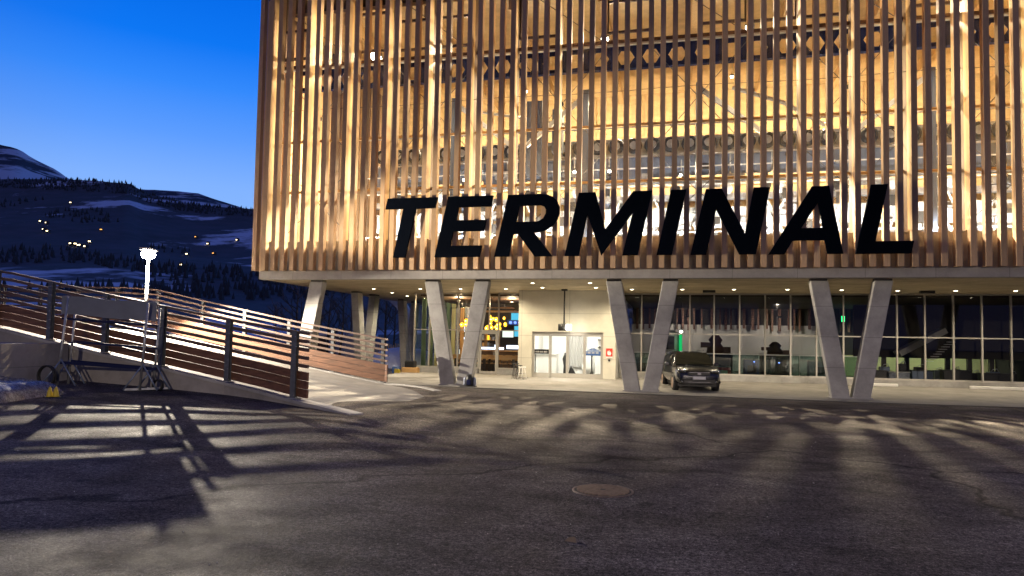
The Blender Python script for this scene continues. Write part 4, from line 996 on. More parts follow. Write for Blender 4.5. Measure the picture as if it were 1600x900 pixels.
# ---- restaurant
def restaurant():
    rc = random.Random(5)
    lt = 0
    for i in range(30):
        x = -10.7+rc.uniform(0, 2.3); y = 34.2+rc.uniform(0, 1.4); z = 2.42+rc.uniform(0, 0.62); rr_ = rc.uniform(.08, .125)
        t = thing('pendant_lamp', (x, y, 4.0), 'amber glass pendant in the glowing cluster in the restaurant window', 'pendant lamp', 'amber pendants over the restaurant bar')
        MB().tube([(x, y, 4.0), (x, y, z+rr_)], 0.006, 5).build('cord', 'black_plastic', t)
        gl = MB().lathe((x, y, z), [(rr_*0.3, rr_*1.1), (rr_*0.8, rr_*0.6), (rr_, 0), (rr_*0.75, -rr_*0.7), (rr_*0.35, -rr_)], 12).build('glass', 'amber', t)
        MB().lathe((x, y-rr_*0.9, z), [(rr_*0.3, -rr_*0.2), (rr_*0.3, rr_*0.2)], 8).build('bulb', 'amber2', t)
    t = thing('ceiling_rack', (-9.0, 34.8, 3.6), 'wooden slat rack above the amber pendants', 'rack')
    MB().bx(-10.2, -7.8, 34.2, 35.4, 3.3, 3.36).bx(-10.0, -8.0, 34.4, 35.2, 3.5, 3.53).build('rack', 'seat', t)
    for i, (x0, x1, z0, z1, m_, lb) in enumerate(((-8.9, -7.9, 3.0, 3.4, 'em_cyan', 'dim teal screen above the bar'), (-9.4, -8.75, 2.0, 2.4, 'em_pale', 'pale white menu screen above the bar'), (-8.7, -7.6, 2.05, 2.65, 'em_cyan', 'large teal screen at the right of the bar'))):
        t = thing('menu_screen', (x0, 38.3, z0), lb, 'screen', 'screens behind the restaurant bar')
        MB().bx(x0-.02, x1+.02, 38.35, 38.4, z0-.02, z1+.02).build('case', 'black_plastic', t); MB().bx(x0, x1, 38.33, 38.345, z0, z1).build('display', m_, t)
    t = thing('neon_strip', (-8.4, 38.2, 2.9), 'row of blue round lights above the teal screen', 'light strip')
    for k in range(5): MB().lathe((-8.9+k*0.27, 38.2, 2.85), [(0.08, -0.03), (0.08, 0.03)], 10, 'Y').build('bulb', 'em_blue', t)
    MB().bx(-9.1, -7.6, 38.24, 38.28, 2.7, 3.0).build('board', 'blue', t)
    rw = random.Random(31)
    for i, (x0, lb) in enumerate(((-12.1, 'shelf of self-glowing bottles at the far left of the restaurant'), (-11.0, 'shelf of self-glowing bottles behind the left V column'), (-10.2, 'shelf of self-glowing bottles between the left V column legs'))):
        t = thing('bottle_shelf', (x0, 37.9, .2), lb, 'shelf', 'shelves of self-glowing bottles in the restaurant')
        m = MB(); w = .7
        for z in (.9, 1.35, 1.8, 2.25): m.bx(x0, x0+w, 37.75, 38.05, z, z+.03)
        m.bx(x0-.03, x0, 37.75, 38.05, .16, 2.6).bx(x0+w, x0+w+.03, 37.75, 38.05, .16, 2.6).build('frame', 'seat', t)
        for r_ in range(4):
            x = x0+.05
            while x < x0+w-.1:
                q = rw.uniform(.05, .12); hh = rw.uniform(.12, .33)
                MB().bx(x, x+q, 37.8, 37.95, .932+.45*r_, .932+.45*r_+hh).build('bottle', rw.choice(['em_pale', 'white', 'amber', 'dark_frame', 'greyblue', 'em_strip', 'dark_timber', 'seat']), t); x += q+rw.uniform(.02, .1)  # some bottles glow by their own material in place of shelf light
    t = thing('bar_counter', (-9.0, 37.0, 0.155), 'lit bar counter with white light strips at the back of the restaurant', 'bar')
    MB().bx(-11.2, -7.2, 36.6, 37.2, 0.16, 1.2).build('body', 'dark_timber', t); MB().bx(-11.25, -7.15, 36.55, 37.25, 1.202, 1.25).build('top', 'seat', t)
    MB().bx(-10.4, -9.0, 36.9, 37.1, 1.3, 1.42).bx(-8.8, -7.3, 36.9, 37.1, 1.35, 1.55).build('light_strip', 'em_strip', t)
    for i in range(3):
        y = 33.4+i*0.95
        t = thing('long_table', (-8.9, y, 0.155), ['long wooden table nearest the restaurant glass', 'long wooden table second from the restaurant glass', 'long wooden table farthest from the restaurant glass'][i], 'table', 'long tables in the restaurant')
        MB().bx(-10.9, -7.3, y-.22, y+.22, 0.86, 0.90).build('tabletop', 'seat', t)
        for x in (-10.6, -9.1, -7.6): MB().bx(x-.03, x+.03, y-.18, y+.18, .16, .858).build('leg', 'dark_frame', t)
    ch = None
    for i in range(14):
        x = -10.8+(i % 7)*0.52; y = 33.85+(i//7)*0.95
        lb = '%s bar chair of the %s row in the restaurant' % (['leftmost', 'second', 'third', 'middle', 'fifth', 'sixth', 'rightmost'][i % 7], ['front', 'rear'][i//7])
        if ch is None:
            t = thing('bar_chair', (x, y, .155), lb, 'chair', 'wooden chairs in the restaurant'); ch = t
            MB().bx(-.18, .18, -.17, .17, .44, .475).build('seat', 'seat', t, local=True); MB().bx(-.18, .18, .15, .18, .62, .88).build('backrest', 'seat', t, local=True)
            for sx in (-1, 1):
                for sy in (-1, 1): MB().bar((sx*.16, sy*.15, .0), (sx*.15, sy*.16, .44 if sy < 0 else .62), .025, .025).build('leg', 'dark_frame', t, local=True)
        else: t = copy_tree(ch); t.location = (x, y, .155); tag(t, lb)
    for i in range(7):
        x = -12.2+i*0.36 if i < 4 else -11+(i-4)*0.36
        z1 = 3.6
        t = thing('curtain', (x, 38.0, .2), 'tall %s drape hanging at the left of the restaurant, number %s from the corner' % (['green', 'grey', 'brown'][i % 3], ['one', 'two', 'three', 'four', 'five', 'six', 'seven'][i]), 'curtain', 'drapes in the restaurant')
        c = MB(); pts = [(x+q*.03, 37.4-.3*i+.02*math.sin(q*2.1)) for q in range(9)]
        for (xa, ya), (xb, yb) in zip(pts, pts[1:]): c.quad((xa, ya, .3), (xb, yb, .3), (xb, yb, z1), (xa, ya, z1))
        c.build('cloth', [MT['em_yg'], MT['greyblue'], MT['seat']][i % 3], t); MB().tube([(x-.05, 37.4-.3*i, z1+.02), (x+.3, 37.4-.3*i, z1+.02)], .012).build('rod', 'chrome', t)
    for i in range(6):
        y = 32.9+i*1.0
        t = thing('curtain', (-12.3, y, .2), 'long green side drape by the glass corner, %s from the front' % ['first', 'second', 'third', 'fourth', 'fifth', 'sixth'][i], 'curtain', 'green drapes along the restaurant side')
        c = MB(); pts = [(-12.32+.04*math.sin(q*1.9+i), y+q*.07) for q in range(11)]
        for (xa, ya), (xb, yb) in zip(pts, pts[1:]): c.quad((xa, ya, .3), (xb, yb, .3), (xb, yb, 3.9), (xa, ya, 3.9))
        c.build('cloth', ['drape', 'drape', 'em_yg'][i % 3], t); MB().tube([(-12.3, y-.05, 3.92), (-12.3, y+.8, 3.92)], .012).build('rod', 'chrome', t)
    for x, y, e, lb in ((-10.9, 34.6, 190, 'warm ceiling lamp in the left half of the restaurant'), (-8.2, 35.4, 190, 'warm ceiling lamp in the right half of the restaurant')):
        t = thing('ceiling_lamp', (x, y, 3.9), lb, 'lamp', 'lamps in the restaurant ceiling'); MB().lathe((x, y, 3.9), [(.12, -.04), (.12, .06)], 14).build('housing', 'dark_frame', t)
        ld = lamp_data('POINT', 'ceiling_lamp_glow', e, (1, .72, .42), shadow_soft_size=.1); place_light(ld, 'ceiling_lamp_glow', (x, y, 3.75), None, t)
restaurant()
# ---- shop hall on the right
def shop():
    t = thing('glass_balustrade', (3, 34.5, .155), 'long green tinted glass balustrade behind the right windows', 'balustrade')
    for k in range(8): MB().bx(-2.1+k*1.35, -.78+k*1.35, 34.48, 34.5, .2, 1.32).build('pane', 'green_glass', t)
    MB().bx(-2.1, 8.7, 34.465, 34.515, 1.322, 1.36).build('handrail', 'white_steel', t)
    def figure(x, y, z, w, h_, lb, nm='covered_statue'):
        t = thing(nm, (x, y, z), lb, 'display figure'); r5 = random.Random(int(x*100))
        MB().lathe((x, y, z), [(w*.55, 0), (w*.5, h_*.3), (w*.32, h_*.5), (w*.42, h_*.7), (w*.2, h_*.95), (w*.08, h_)], 14).build('body', 'dark_timber', t)
        MB().box((x-w*.55, y-.1, z+h_*.42), (w*.7, .3, h_*.28)).box((x+w*.65, y, z+h_*.16), (w*.5, .3, h_*.34)).build('arm', 'dark_timber', t)
        MB().bx(x-w, x+w, y-.3, y+.3, .16, z).build('plinth', 'dark_wall', t)
    figure(2.4, 38, 1.35, .85, 1.0, 'dark brown bulky display figure seen above the car')
    figure(5.4, 38, 1.35, .75, .65, 'dark machine shaped display between middle and right V columns')
    t = thing('gondola_cabin', (.3, 38, 1.2), 'white gondola cabin with a green door edge behind the middle column', 'gondola')
    MB().lathe((-.1, 38, 1.85), [(.35, -.65), (.62, -.5), (.68, 0), (.6, .5), (.35, .66)], 20).build('cabin', 'white_steel', t)
    MB().bx(.50, .66, 37.3, 37.36, 1.25, 2.35).build('door_edge', 'em_green', t)
    MB().bx(-.45, .25, 37.28, 37.33, 1.5, 2.2).build('window', 'dark_frame', t)
    MB().bar((-.1, 38, 2.5), (-.1, 38, 3.2), .07, .07).build('hanger', 'galv', t)
    MB().bx(-.8, .8, 37.4, 38.5, .16, 1.2).build('stand', 'dark_wall', t)
    t = thing('spot_lamp', (.6, 36.9, 2.5), 'small white spotlight above the green gondola door edge', 'spotlight')
    MB().lathe((.6, 36.9, 2.42), [(.03, -.05), (.09, 0), (.05, .08)], 12).build('lens', 'em_white', t); MB().tube([(.6, 36.9, 2.5), (.6, 36.9, 4.0)], .012).build('rod', 'black_plastic', t)
    for i, (x, z, w, hh, m_, lb) in enumerate(((2.6, .16, .8, .5, 'red', 'red box on the floor right of the car'), (1.9, .16, .5, .4, 'yellow', 'small yellow box behind the car'), (4.0, .16, .7, .9, 'blue', 'dark blue cabinet behind the balustrade'), (5.0, .16, .6, 1.0, 'dark_frame', 'black cabinet behind the balustrade'), (6.0, .16, .5, .7, 'grey_wall', 'pale grey notice stand behind the balustrade'), (7.3, .16, 1.3, .9, 'greyblue', 'wide grey counter left of the right column'), (-1.2, .16, 1.0, .9, 'greyblue', 'grey box seen through the middle V column'))):
        t = thing('display_case', (x, 36, z), lb, 'box')
        MB().bx(x-w/2, x+w/2, 35.8, 36.3, z, z+hh).build('body', m_, t, bevel=.01); MB().bx(x-w/2-.02, x+w/2+.02, 35.78, 36.32, z+hh+.001, z+hh+.03).build('top', 'grey_wall', t)
        MB().bx(x-w*.3, x+w*.3, 35.785, 35.797, z+hh*.3, z+hh*.7).build('front_panel', 'plate' if i in (0, 4) else 'dark_frame', t)
    for i, (x, z) in enumerate(((4.05, .98), (5.2, .96))):
        t = thing('led_lamp', (x, 35.4, z), ['blue light point, left of the pair behind the balustrade', 'blue light point, right of the pair behind the balustrade'][i], 'light', 'blue light points in the shop')
        MB().lathe((x, 35.3, z), [(.02, -.03), (.04, 0), (.02, .03)], 8).build('bulb', 'em_bdot', t); MB().tube([(x, 35.32, .16), (x, 35.32, z-.03)], .01, 6).build('stem', 'dark_frame', t)
    t = thing('green_light_bar', (7, 41, 3.4), 'row of small green lights high behind the right V column', 'light strip')
    MB().bx(9.2, 12.0, 41, 41.05, 3.5, 3.53).build('bar', 'dark_frame', t)
    MB().bx(9.3, 9.45, 40.95, 41.0, 3.2, 3.5).build('lamp', 'em_greens', t)
    for x in (10.0, 10.6, 11.4): MB().bx(x, x+.07, 40.95, 41.0, 3.46, 3.53).build('lamp', 'em_greens', t)
    # right hand part: posts, counters and stairs in front of the lit yellow green room
    for i, x in enumerate((10.2, 11.0, 12.1, 12.9, 14.0, 15.0, 16.0)):
        t = thing('shelf_post', (x, 39.5, .155), 'dark post in the lit lower room, %s from the left' % ['first', 'second', 'third', 'fourth', 'fifth', 'sixth', 'seventh'][i], 'post', 'dark posts in the lower room')
        MB().bx(x-.10, x+.10, 39.4, 39.6, .155, 1.3).build('shaft', 'dark_frame', t)
    t = thing('staircase', (12.6, 38, .155), 'pale underside of a staircase behind the right windows', 'stairs')
    MB().bar((11.2, 38, 1.5), (13.3, 38, 2.7), .9, .28).build('flight', 'grey_wall', t)
    for k in range(9): MB().bx(12.3+k*.12, 12.62+k*.12, 37.3, 37.5, 1.15+k*.12, 1.18+k*.12).build('tread', 'plate', t)
    for i, (x, w, hh, m_) in enumerate(((9.9, .7, .5, 'dark_frame'), (10.8, .9, .45, 'greyblue'), (11.8, .9, .55, 'blue_steel'), (13.3, 1.2, .6, 'dark_frame'), (15.0, 1.4, .5, 'black_plastic'))):
        t = thing('counter', (x, 36.5, .155), ['black low counter behind the right V column', 'grey low counter with white crates', 'blue grey low counter under the stairs', 'wide black counter right of the stairs', 'long black counter at the right edge'][i], 'counter', 'low counters in the lower room')
        MB().bx(x-w/2, x+w/2, 36.3, 36.8, .156, .156+hh).build('body', m_, t, bevel=.02); MB().bx(x-w/2-.03, x+w/2+.03, 36.27, 36.83, .158+hh, .19+hh).build('top', 'white_steel' if i == 1 else 'dark_frame', t)
    rq = random.Random(21)
    for i in range(9):
        x = 9.7+i*.8; w = rq.uniform(.25, .5)
        t = thing('equipment_case', (x, 37.6, .155), '%s dark case from the left among the counters of the lower room' % ['first', 'second', 'third', 'fourth', 'fifth', 'sixth', 'seventh', 'eighth', 'ninth'][i], 'case', 'dark cases in the lower room')
        hh = rq.uniform(.45, .95)
        MB().bx(x-w/2, x+w/2, 37.4, 37.8, .156, .156+hh).build('body', ['dark_frame', 'blue_steel', 'black_plastic'][i % 3], t, bevel=.02)
        MB().tube([(x-w*.3, 37.45, .16+hh), (x-w*.2, 37.4, .26+hh), (x+w*.3, 37.5, .30+hh), (x+w*.4, 37.45, .16+hh)], .02, 6).build('handle', 'galv', t)
    t = thing('streak_slats', (7, 42.7, 2.7), 'made-up brown slats standing in for vertical streaks in the upper shop panes', 'slat screen')  # added slats standing in for brown vertical streaks in the upper panes
    m = MB(); x = -2.0; rz_ = random.Random(77)
    while x < XR-.6: m.bx(x, x+rz_.uniform(.06, .16), 42.6, 42.7, 2.75+rz_.uniform(-.12, .05), 3.98); x += rz_.uniform(.28, .55)
    m.build('slats', 'board', t); MB().bx(-2.0, XR-.5, 42.72, 42.76, 3.9, 3.97).build('rail', 'dark_frame', t)
    t = thing('yellow_banner', (10.6, 38.5, .3), 'bright yellow banner standing in the lower room', 'banner')
    MB().bx(9.98, 10.3, 38.6, 38.63, .75, 1.3).build('cloth', 'yellow', t); MB().tube([(10.0, 38.65, .16), (10.0, 38.65, 1.32)], .012).build('pole', 'chrome', t)
    for x, y, e, c_, lb in ((1.0, 40.5, 75, (1, .86, .72), 'shop lamp lighting the pale back wall behind the car'), (6.0, 40.5, 75, (1, .86, .72), 'shop lamp lighting the pale back wall by the right column')):
        t = thing('ceiling_lamp', (x, y, 3.3), lb, 'lamp', 'lamps in the shop ceiling'); MB().lathe((x, y, 3.35), [(.12, 0), (.12, .1)], 14).build('housing', 'dark_frame', t)
        MB().tube([(x, y, 3.45), (x, y, 4.0)], .01).build('rod', 'dark_frame', t)
        ld = lamp_data('SPOT', 'ceiling_lamp_glow', e*2.2, c_, spot_size=math.radians(130), spot_blend=.6, shadow_soft_size=.1); place_light(ld, 'ceiling_lamp_glow', (x, y, 3.3), (x, 43, 1.6), t)
    for x, lb in ((11, 'lower room lamp left of the stairs'), (14.5, 'lower room lamp at the right edge')):
        t = thing('ceiling_lamp', (x, 40.5, 3.2), lb, 'lamp', 'lamps in the lower room'); MB().lathe((x, 40.5, 3.25), [(.12, 0), (.12, .1)], 14).build('housing', 'dark_frame', t)
        ld = lamp_data('SPOT', 'ceiling_lamp_glow', 190, (.90, 1, .72), spot_size=math.radians(130), spot_blend=.5, shadow_soft_size=.1); place_light(ld, 'ceiling_lamp_glow', (x, 40.5, 3.2), (x, 42, .6), t)
shop()
# concrete bars in front of the right windows
for x0, x1, lb in ((7.9, 9.35, 'short white concrete bar on the ground right of the right column'), (12.05, 17, 'long white concrete bar on the ground at the right edge')):
    o = MB().bx(x0, x1, 31.6, 31.78, .15, .27).build('parking_bar', 'white', bevel=.015); tag(o, lb, 'concrete bar', 'white bars before the right windows')

# ================================================================== CAR
def car():
    t = thing('parked_car', (.76, 28.1, .0), 'dark blue compact SUV parked under the building facing the yard', 'car', rz=math.radians(-90+9)+math.pi/2*0)
    t.scale = (.93, .93, .93)
    # local frame: front = +X, left = +Y
    secs = []  # x, half width low, half width belt, half width roof, z under, z belt, z top
    prof = [(-2.12,.70,.74,.60,.42,.92,1.02),(-2.02,.80,.86,.64,.30,.96,1.36),(-1.75,.86,.90,.66,.26,.98,1.53),(-1.1,.88,.92,.68,.24,.99,1.60),(-.3,.88,.92,.69,.22,.98,1.62),(.35,.88,.92,.66,.22,.97,1.54),(.75,.88,.92,.72,.22,.96,1.28),(1.12,.88,.92,.80,.22,.95,1.03),(1.55,.87,.90,.78,.24,.92,.99),(1.95,.84,.86,.70,.28,.84,.92),(2.14,.74,.76,.58,.34,.70,.80),(2.19,.62,.64,.5,.42,.62,.66)]
    m = MB(); n = 14
    for x, a, b, c, z0, zb, zt in prof:
        half = [(a*.6, z0), (a, z0+.06), (b+.01, (z0+zb)/2), (b, zb), ((b+c)/2+.02, (zb*.45+zt*.55)), (c, zt-.04), (c*.6, zt)]
        for y, z in half: m.v.append((x, y, z))
        for y, z in reversed(half): m.v.append((x, -y, z))
    for k in range(len(prof)-1):
        for j in range(n): m.f.append((k*n+j, k*n+(j+1)%n, (k+1)*n+(j+1)%n, (k+1)*n+j))
    m.f.append(tuple(range(n))); m.f.append(tuple(range((len(prof)-1)*n, len(prof)*n))[::-1])
    body = m.build('body', 'paint', t, local=True, smooth=True)
    sd = body.modifiers.new('s', 'SUBSURF'); sd.levels = 1; sd.render_levels = 2
    # windscreen and side glass, set just proud
    g = MB().quad((.50, .62, 1.50), (.50, -.62, 1.50), (1.16, -.76, 1.03), (1.16, .76, 1.03)); 
    i = len(g.v); g.v += [(v[0]-.03, v[1], v[2]-.03) for v in g.v[:4]]; g.f += [(7, 6, 5, 4), (0, 1, 5, 4), (1, 2, 6, 5), (2, 3, 7, 6), (3, 0, 4, 7)]
    for v in range(len(g.v)): g.v[v] = (g.v[v][0]+.055, g.v[v][1], g.v[v][2]+.045)
    g.build('windscreen', 'carglassopaque', t, local=True)
    for s in (-1, 1):
        for nm, q in (('side_window', [(.72, 1.02), (-.05, 1.02), (-.05, 1.49), (.30, 1.46)]), ('side_window', [(-.12, 1.02), (-.95, 1.02), (-.95, 1.48), (-.12, 1.49)]), ('side_window', [(-1.02, 1.04), (-1.6, 1.08), (-1.35, 1.44), (-1.02, 1.47)])):
            w = MB(); 
            for x, z in q: w.v.append((x, s*(.93-(z-.98)*.38), z))
            for x, z in q: w.v.append((x, s*(.90-(z-.98)*.38), z))
            w.f = [(0,1,2,3),(7,6,5,4),(0,4,5,1),(1,5,6,2),(2,6,7,3),(3,7,4,0)]
            w.build(nm, 'carglassopaque', t, local=True)
        for x in (-1.36, 1.36):
            w = MB().lathe((x, s*.80, .33), [(.2, -.11), (.31, -.11), (.335, -.06), (.335, .06), (.31, .11), (.2, .11)], 24, 'Y').build('wheel', 'rubber', t, local=True)
            rim = MB().lathe((x, s*.915, .33), [(.215, -.012), (.225, 0), (.19, .008)], 24, 'Y')
            for k in range(5):
                a = 2*math.pi*k/5; rim.bar((x, s*.92, .33), (x+.2*math.cos(a), s*.92, .33+.2*math.sin(a)), .02, .055)
            rim.build('rim', 'alloy', w, local=True)
            arch = MB(); N2 = 12
            pts = [(x+.40*math.cos(math.pi*k/N2), s*.885, .33+.40*math.sin(math.pi*k/N2)) for k in range(N2+1)]
            arch.tube(pts, .04, 6).build('wheel_arch', 'black_plastic', t, local=True)
        MB().box((.62, s*1.02, 1.07), (.12, .2, .14)).build('mirror', 'paint', t, local=True, bevel=.03)
        MB().bar((-1.5, s*.60, 1.60), (.1, s*.60, 1.66), .03, .03).build('roof_rail', 'chrome', t, local=True)
        hl = MB(); hl.v = [(2.02, s*.50, .82), (1.86, s*.84, .88), (1.90, s*.83, .74), (2.10, s*.52, .70)]; hl.v += [(v[0]-.08, v[1], v[2]) for v in hl.v[:4]]
        for k in range(4): hl.v[k] = (hl.v[k][0]+.06, hl.v[k][1]*1.02, hl.v[k][2])
        hl.f = [(0,1,2,3),(7,6,5,4),(0,4,5,1),(1,5,6,2),(2,6,7,3),(3,7,4,0)]
        hl.build('headlight', 'lens', t, local=True)
        MB().lathe((2.12, s*.62, .45), [(.06, -.03), (.07, .03)], 12, 'X').build('fog_lamp', 'lens', t, local=True)
    MB().box((2.16, 0, .72), (.06, .86, .13)).build('grille', 'black_plastic', t, local=True, bevel=.02)
    MB().box((2.195, 0, .785), (.02, .80, .018)).box((2.2, 0, .73), (.02, .14, .06)).build('grille_trim', 'chrome', t, local=True)
    MB().box((2.16, 0, .42), (.08, 1.25, .20)).build('lower_intake', 'black_plastic', t, local=True, bevel=.02)
    MB().box((2.205, 0, .40), (.02, .9, .015)).build('intake_trim', 'chrome', t, local=True)
    MB().box((2.215, 0, .565), (.012, .50, .11)).build('number_plate', 'plate', t, local=True)
    MB().box((0, 0, .28), (3.6, 1.5, .14)).build('underbody', 'black_plastic', t, local=True)
MT['carglassopaque'] = mat('car_window_glass', (0.012, 0.016, 0.014), 0.04, spec=0.9, coat=0.6)
car()

# ================================================================== SMALL THINGS IN THE YARD
# backpack at the left V column
def backpack():
    t = thing('backpack', (-7.35, 24.95, .02), 'dark backpack with grey side pockets leaning at the foot of the left V column', 'backpack')
    x, y = -7.35, 24.95
    b = MB().lathe((x, y, .04), [(.13, 0), (.18, .06), (.18, .26), (.14, .38), (.06, .43)], 12); b.build('bag', 'black_plastic', t, smooth=True)
    MB().box((x, y-.16, .18), (.17, .06, .2)).build('front_pocket', 'navy', t, bevel=.02)
    for s in (-1, 1): MB().lathe((x+s*.19, y-.02, .05), [(.05, 0), (.07, .05), (.065, .24), (.03, .32)], 10).build('side_pocket', 'greyblue', t, smooth=True)
    MB().tube([(x-.06, y, .45), (x-.04, y, .51), (x+.04, y, .51), (x+.06, y, .45)], .012).build('handle', 'greyblue', t)
    MB().box((x-.05, y-.02, .02), (.62, .3, .035)).build('base', 'rubber', t, bevel=.012)
backpack()
# stack of folded stools beside the doors
def stools():
    t0 = None
    for i in range(3):
        x, y = -6.55+i*.17, 29.3-i*.12
        lb = ['left one of the three dark stools bunched by the entrance', 'middle one of the three dark stools bunched by the entrance', 'right one of the three pale stools bunched by the entrance'][i]
        t = thing('stool', (x, y, .12), lb, 'stool', 'stools bunched beside the entrance doors', rz=i*.5)
        MB().lathe((0, 0, .66-.07*i), [(.14, -.015), (.16, 0), (.14, .02)], 16).build('seat', ['dark_frame', 'dark_frame', 'white_steel'][i], t, local=True)
        for k in range(4):
            a = math.pi/4+k*math.pi/2
            MB().tube([(.09*math.cos(a), .09*math.sin(a), .65-.07*i), (.2*math.cos(a), .2*math.sin(a), 0)], .013, 6).build('leg', ['dark_frame', 'black_plastic', 'white_steel'][i], t, local=True)
        m = MB(); m.tube([(.155*math.cos(a), .155*math.sin(a), .24) for a in [math.pi/4+k*math.pi/2 for k in range(5)]], .009, 6).build('footrest', 'chrome', t, local=True)
stools()
# manhole cover
def manhole():
    x, y = -0.74, 8.06
    t = thing('manhole_cover', (x, y, 0), 'round rusty ribbed manhole cover set in the asphalt', 'manhole cover')
    MB().lathe((x, y, 0), [(.355, -.03), (.355, .006), (.33, .007), (.33, -.03)], 40).build('ring', 'iron', t)
    MB().lathe((x, y, 0), [(.322, -.03), (.322, .004)], 40).build('cover', 'rubber', t)
    m = MB()
    for k in range(-7, 8):
        o = k*.042; L = math.sqrt(max(0, .30**2-o*o))
        a = math.radians(28); dx, dy = math.cos(a), math.sin(a)
        m.bar((x-dx*L-dy*o, y-dy*L+dx*o, .009), (x+dx*L-dy*o, y+dy*L+dx*o, .009), .021, .018)
    m.build('ribs', 'iron', t)
    MB().box((x, y, .012), (.06, .04, .016)).build('lifting_eye', 'rubber', t)
manhole()
o = MB(); o.v = [(-.87, 5.93, .0), (-.76, 5.90, .0), (-.75, 5.99, .0), (-.86, 6.0, .0), (-.83, 5.94, .035), (-.78, 5.93, .045), (-.79, 5.97, .03)]; o.f = [(0,1,5,4),(1,2,6,5),(2,3,6),(3,0,4,6),(4,5,6),(3,2,1,0)]
tag(o.build('stone', 'bark'), 'small loose stone on the asphalt in front of the manhole cover', 'stone')
rs = random.Random(8)
m = MB()
for k in range(520):
    y = 3.2+20*rs.random()**1.7; x = rs.uniform(-.9, .9)*(y+3)*1.0-1; z = ground_z(x, y); q = rs.uniform(.004, .011)*(1+.3*(y > 8))
    a = rs.random()*6.3; i = len(m.v)
    for j in range(4): m.v.append((x+q*math.cos(a+j*1.57)*rs.uniform(.7, 1.3), y+q*math.sin(a+j*1.57)*rs.uniform(.7, 1.3), z))
    m.v.append((x, y, z+q*rs.uniform(.7, 1.2)))
    for j in range(4): m.f.append((i+j, i+(j+1) % 4, i+4))
tag(m.build('gravel', 'grit_stone', recalc=False), 'loose pale grit scattered over the asphalt yard', 'grit', kind='stuff')
# transport frame with grey sheet
def frame():
    gz = lambda x, y: ground_z(x, y)
    A, Bp = Vector((-14.95, 14.0, 0)), Vector((-12.75, 14.22, 0))
    dpt = Vector((.28, .55, 0))
    t = thing('steel_rack', (-13.9, 13.9, gz(-13.9, 13.9)), 'tall freestanding steel rack with a grey sheet along its top, in front of the ramp', 'rack')
    H1 = 2.52
    legs = []
    A = bearing(95, 590, 16.4); A.z = 0; A2 = bearing(110, 590, 17.0); A2.z = 0
    C = bearing(222, 610, 16.5); C.z = 0; C2 = bearing(242, 610, 16.9); C2.z = 0
    hs = (2.62, 2.46, 2.50, 2.40)
    for q, hh, ln in ((A, hs[0], .20), (A2, hs[1], .12), (C, hs[2], .14), (C2, hs[3], .10)):
        z = gz(q.x, q.y)
        l = MB().tube([(q.x-ln*.5, q.y, z), (q.x+ln*.5, q.y, hh)], .028, 8).build('leg', 'galv', t)
        MB().tube([(q.x-.02, q.y, z+.65), (q.x+.38, q.y+.05, z+.02)], .02, 6).tube([(q.x-.02, q.y, z+.62), (q.x-.32, q.y-.25, z+.02)], .02, 6).build('foot_brace', 'blue_steel', l)
    MB().bar((C.x-.35, C.y-.2, gz(C.x, C.y)+.03), (C2.x+.3, C2.y+.1, gz(C.x, C.y)+.05), .08, .05).build('foot_bar', 'galv', t)
    for zz, th in ((1.98, .05), (1.42, .035), (.92, .07)):
        MB().bar((A.x-.05, A.y, zz+.10), (C2.x+.1, C2.y-.1, zz-.03), .05, th).bar((A2.x, A2.y, zz+.12), (C2.x, C2.y, zz-.02), .04, th*.8).build('crossbar', 'navy', t)
    # sheet with thickness, slightly sagging
    s = MB(); n = 16
    for k in range(n+1):
        u = k/n; p0 = A.lerp(C2, u); zt = 2.62-.09*u+.012*math.sin(u*9); zb = zt-.43-.05*u
        s.v += [(p0.x-.02, p0.y-.06, zb), (p0.x-.02, p0.y-.06, zt), (p0.x-.02, p0.y-.035, zt), (p0.x-.02, p0.y-.035, zb)]
    for k in range(n):
        i = k*4
        for j in range(4): s.f.append((i+j, i+(j+1)%4, i+4+(j+1)%4, i+4+j))
    s.f += [(0, 1, 2, 3), (n*4+3, n*4+2, n*4+1, n*4)]
    s.build('sheet', 'sheetm', t)
    for nm, c, rad, lb in (('hose_coil', Vector((-14.45, 13.4, 0)), .24, 'black hose loop standing by the wall under the left legs of the rack'), ('hose_loop', C2+Vector((.16, -.12, 0)), .13, 'small dark hose loop by the right feet of the rack')):
        z = gz(c.x, c.y)+rad
        t2 = thing(nm, (c.x, c.y, z-rad), lb, 'hose')
        for d in (0, .05):
            MB().tube([(c.x+rad*math.cos(a), c.y+d, z+rad*math.sin(a)) for a in [2*math.pi*k/20 for k in range(21)]], .022, 6, cap=False).build('hose', 'rubber', t2)
frame()
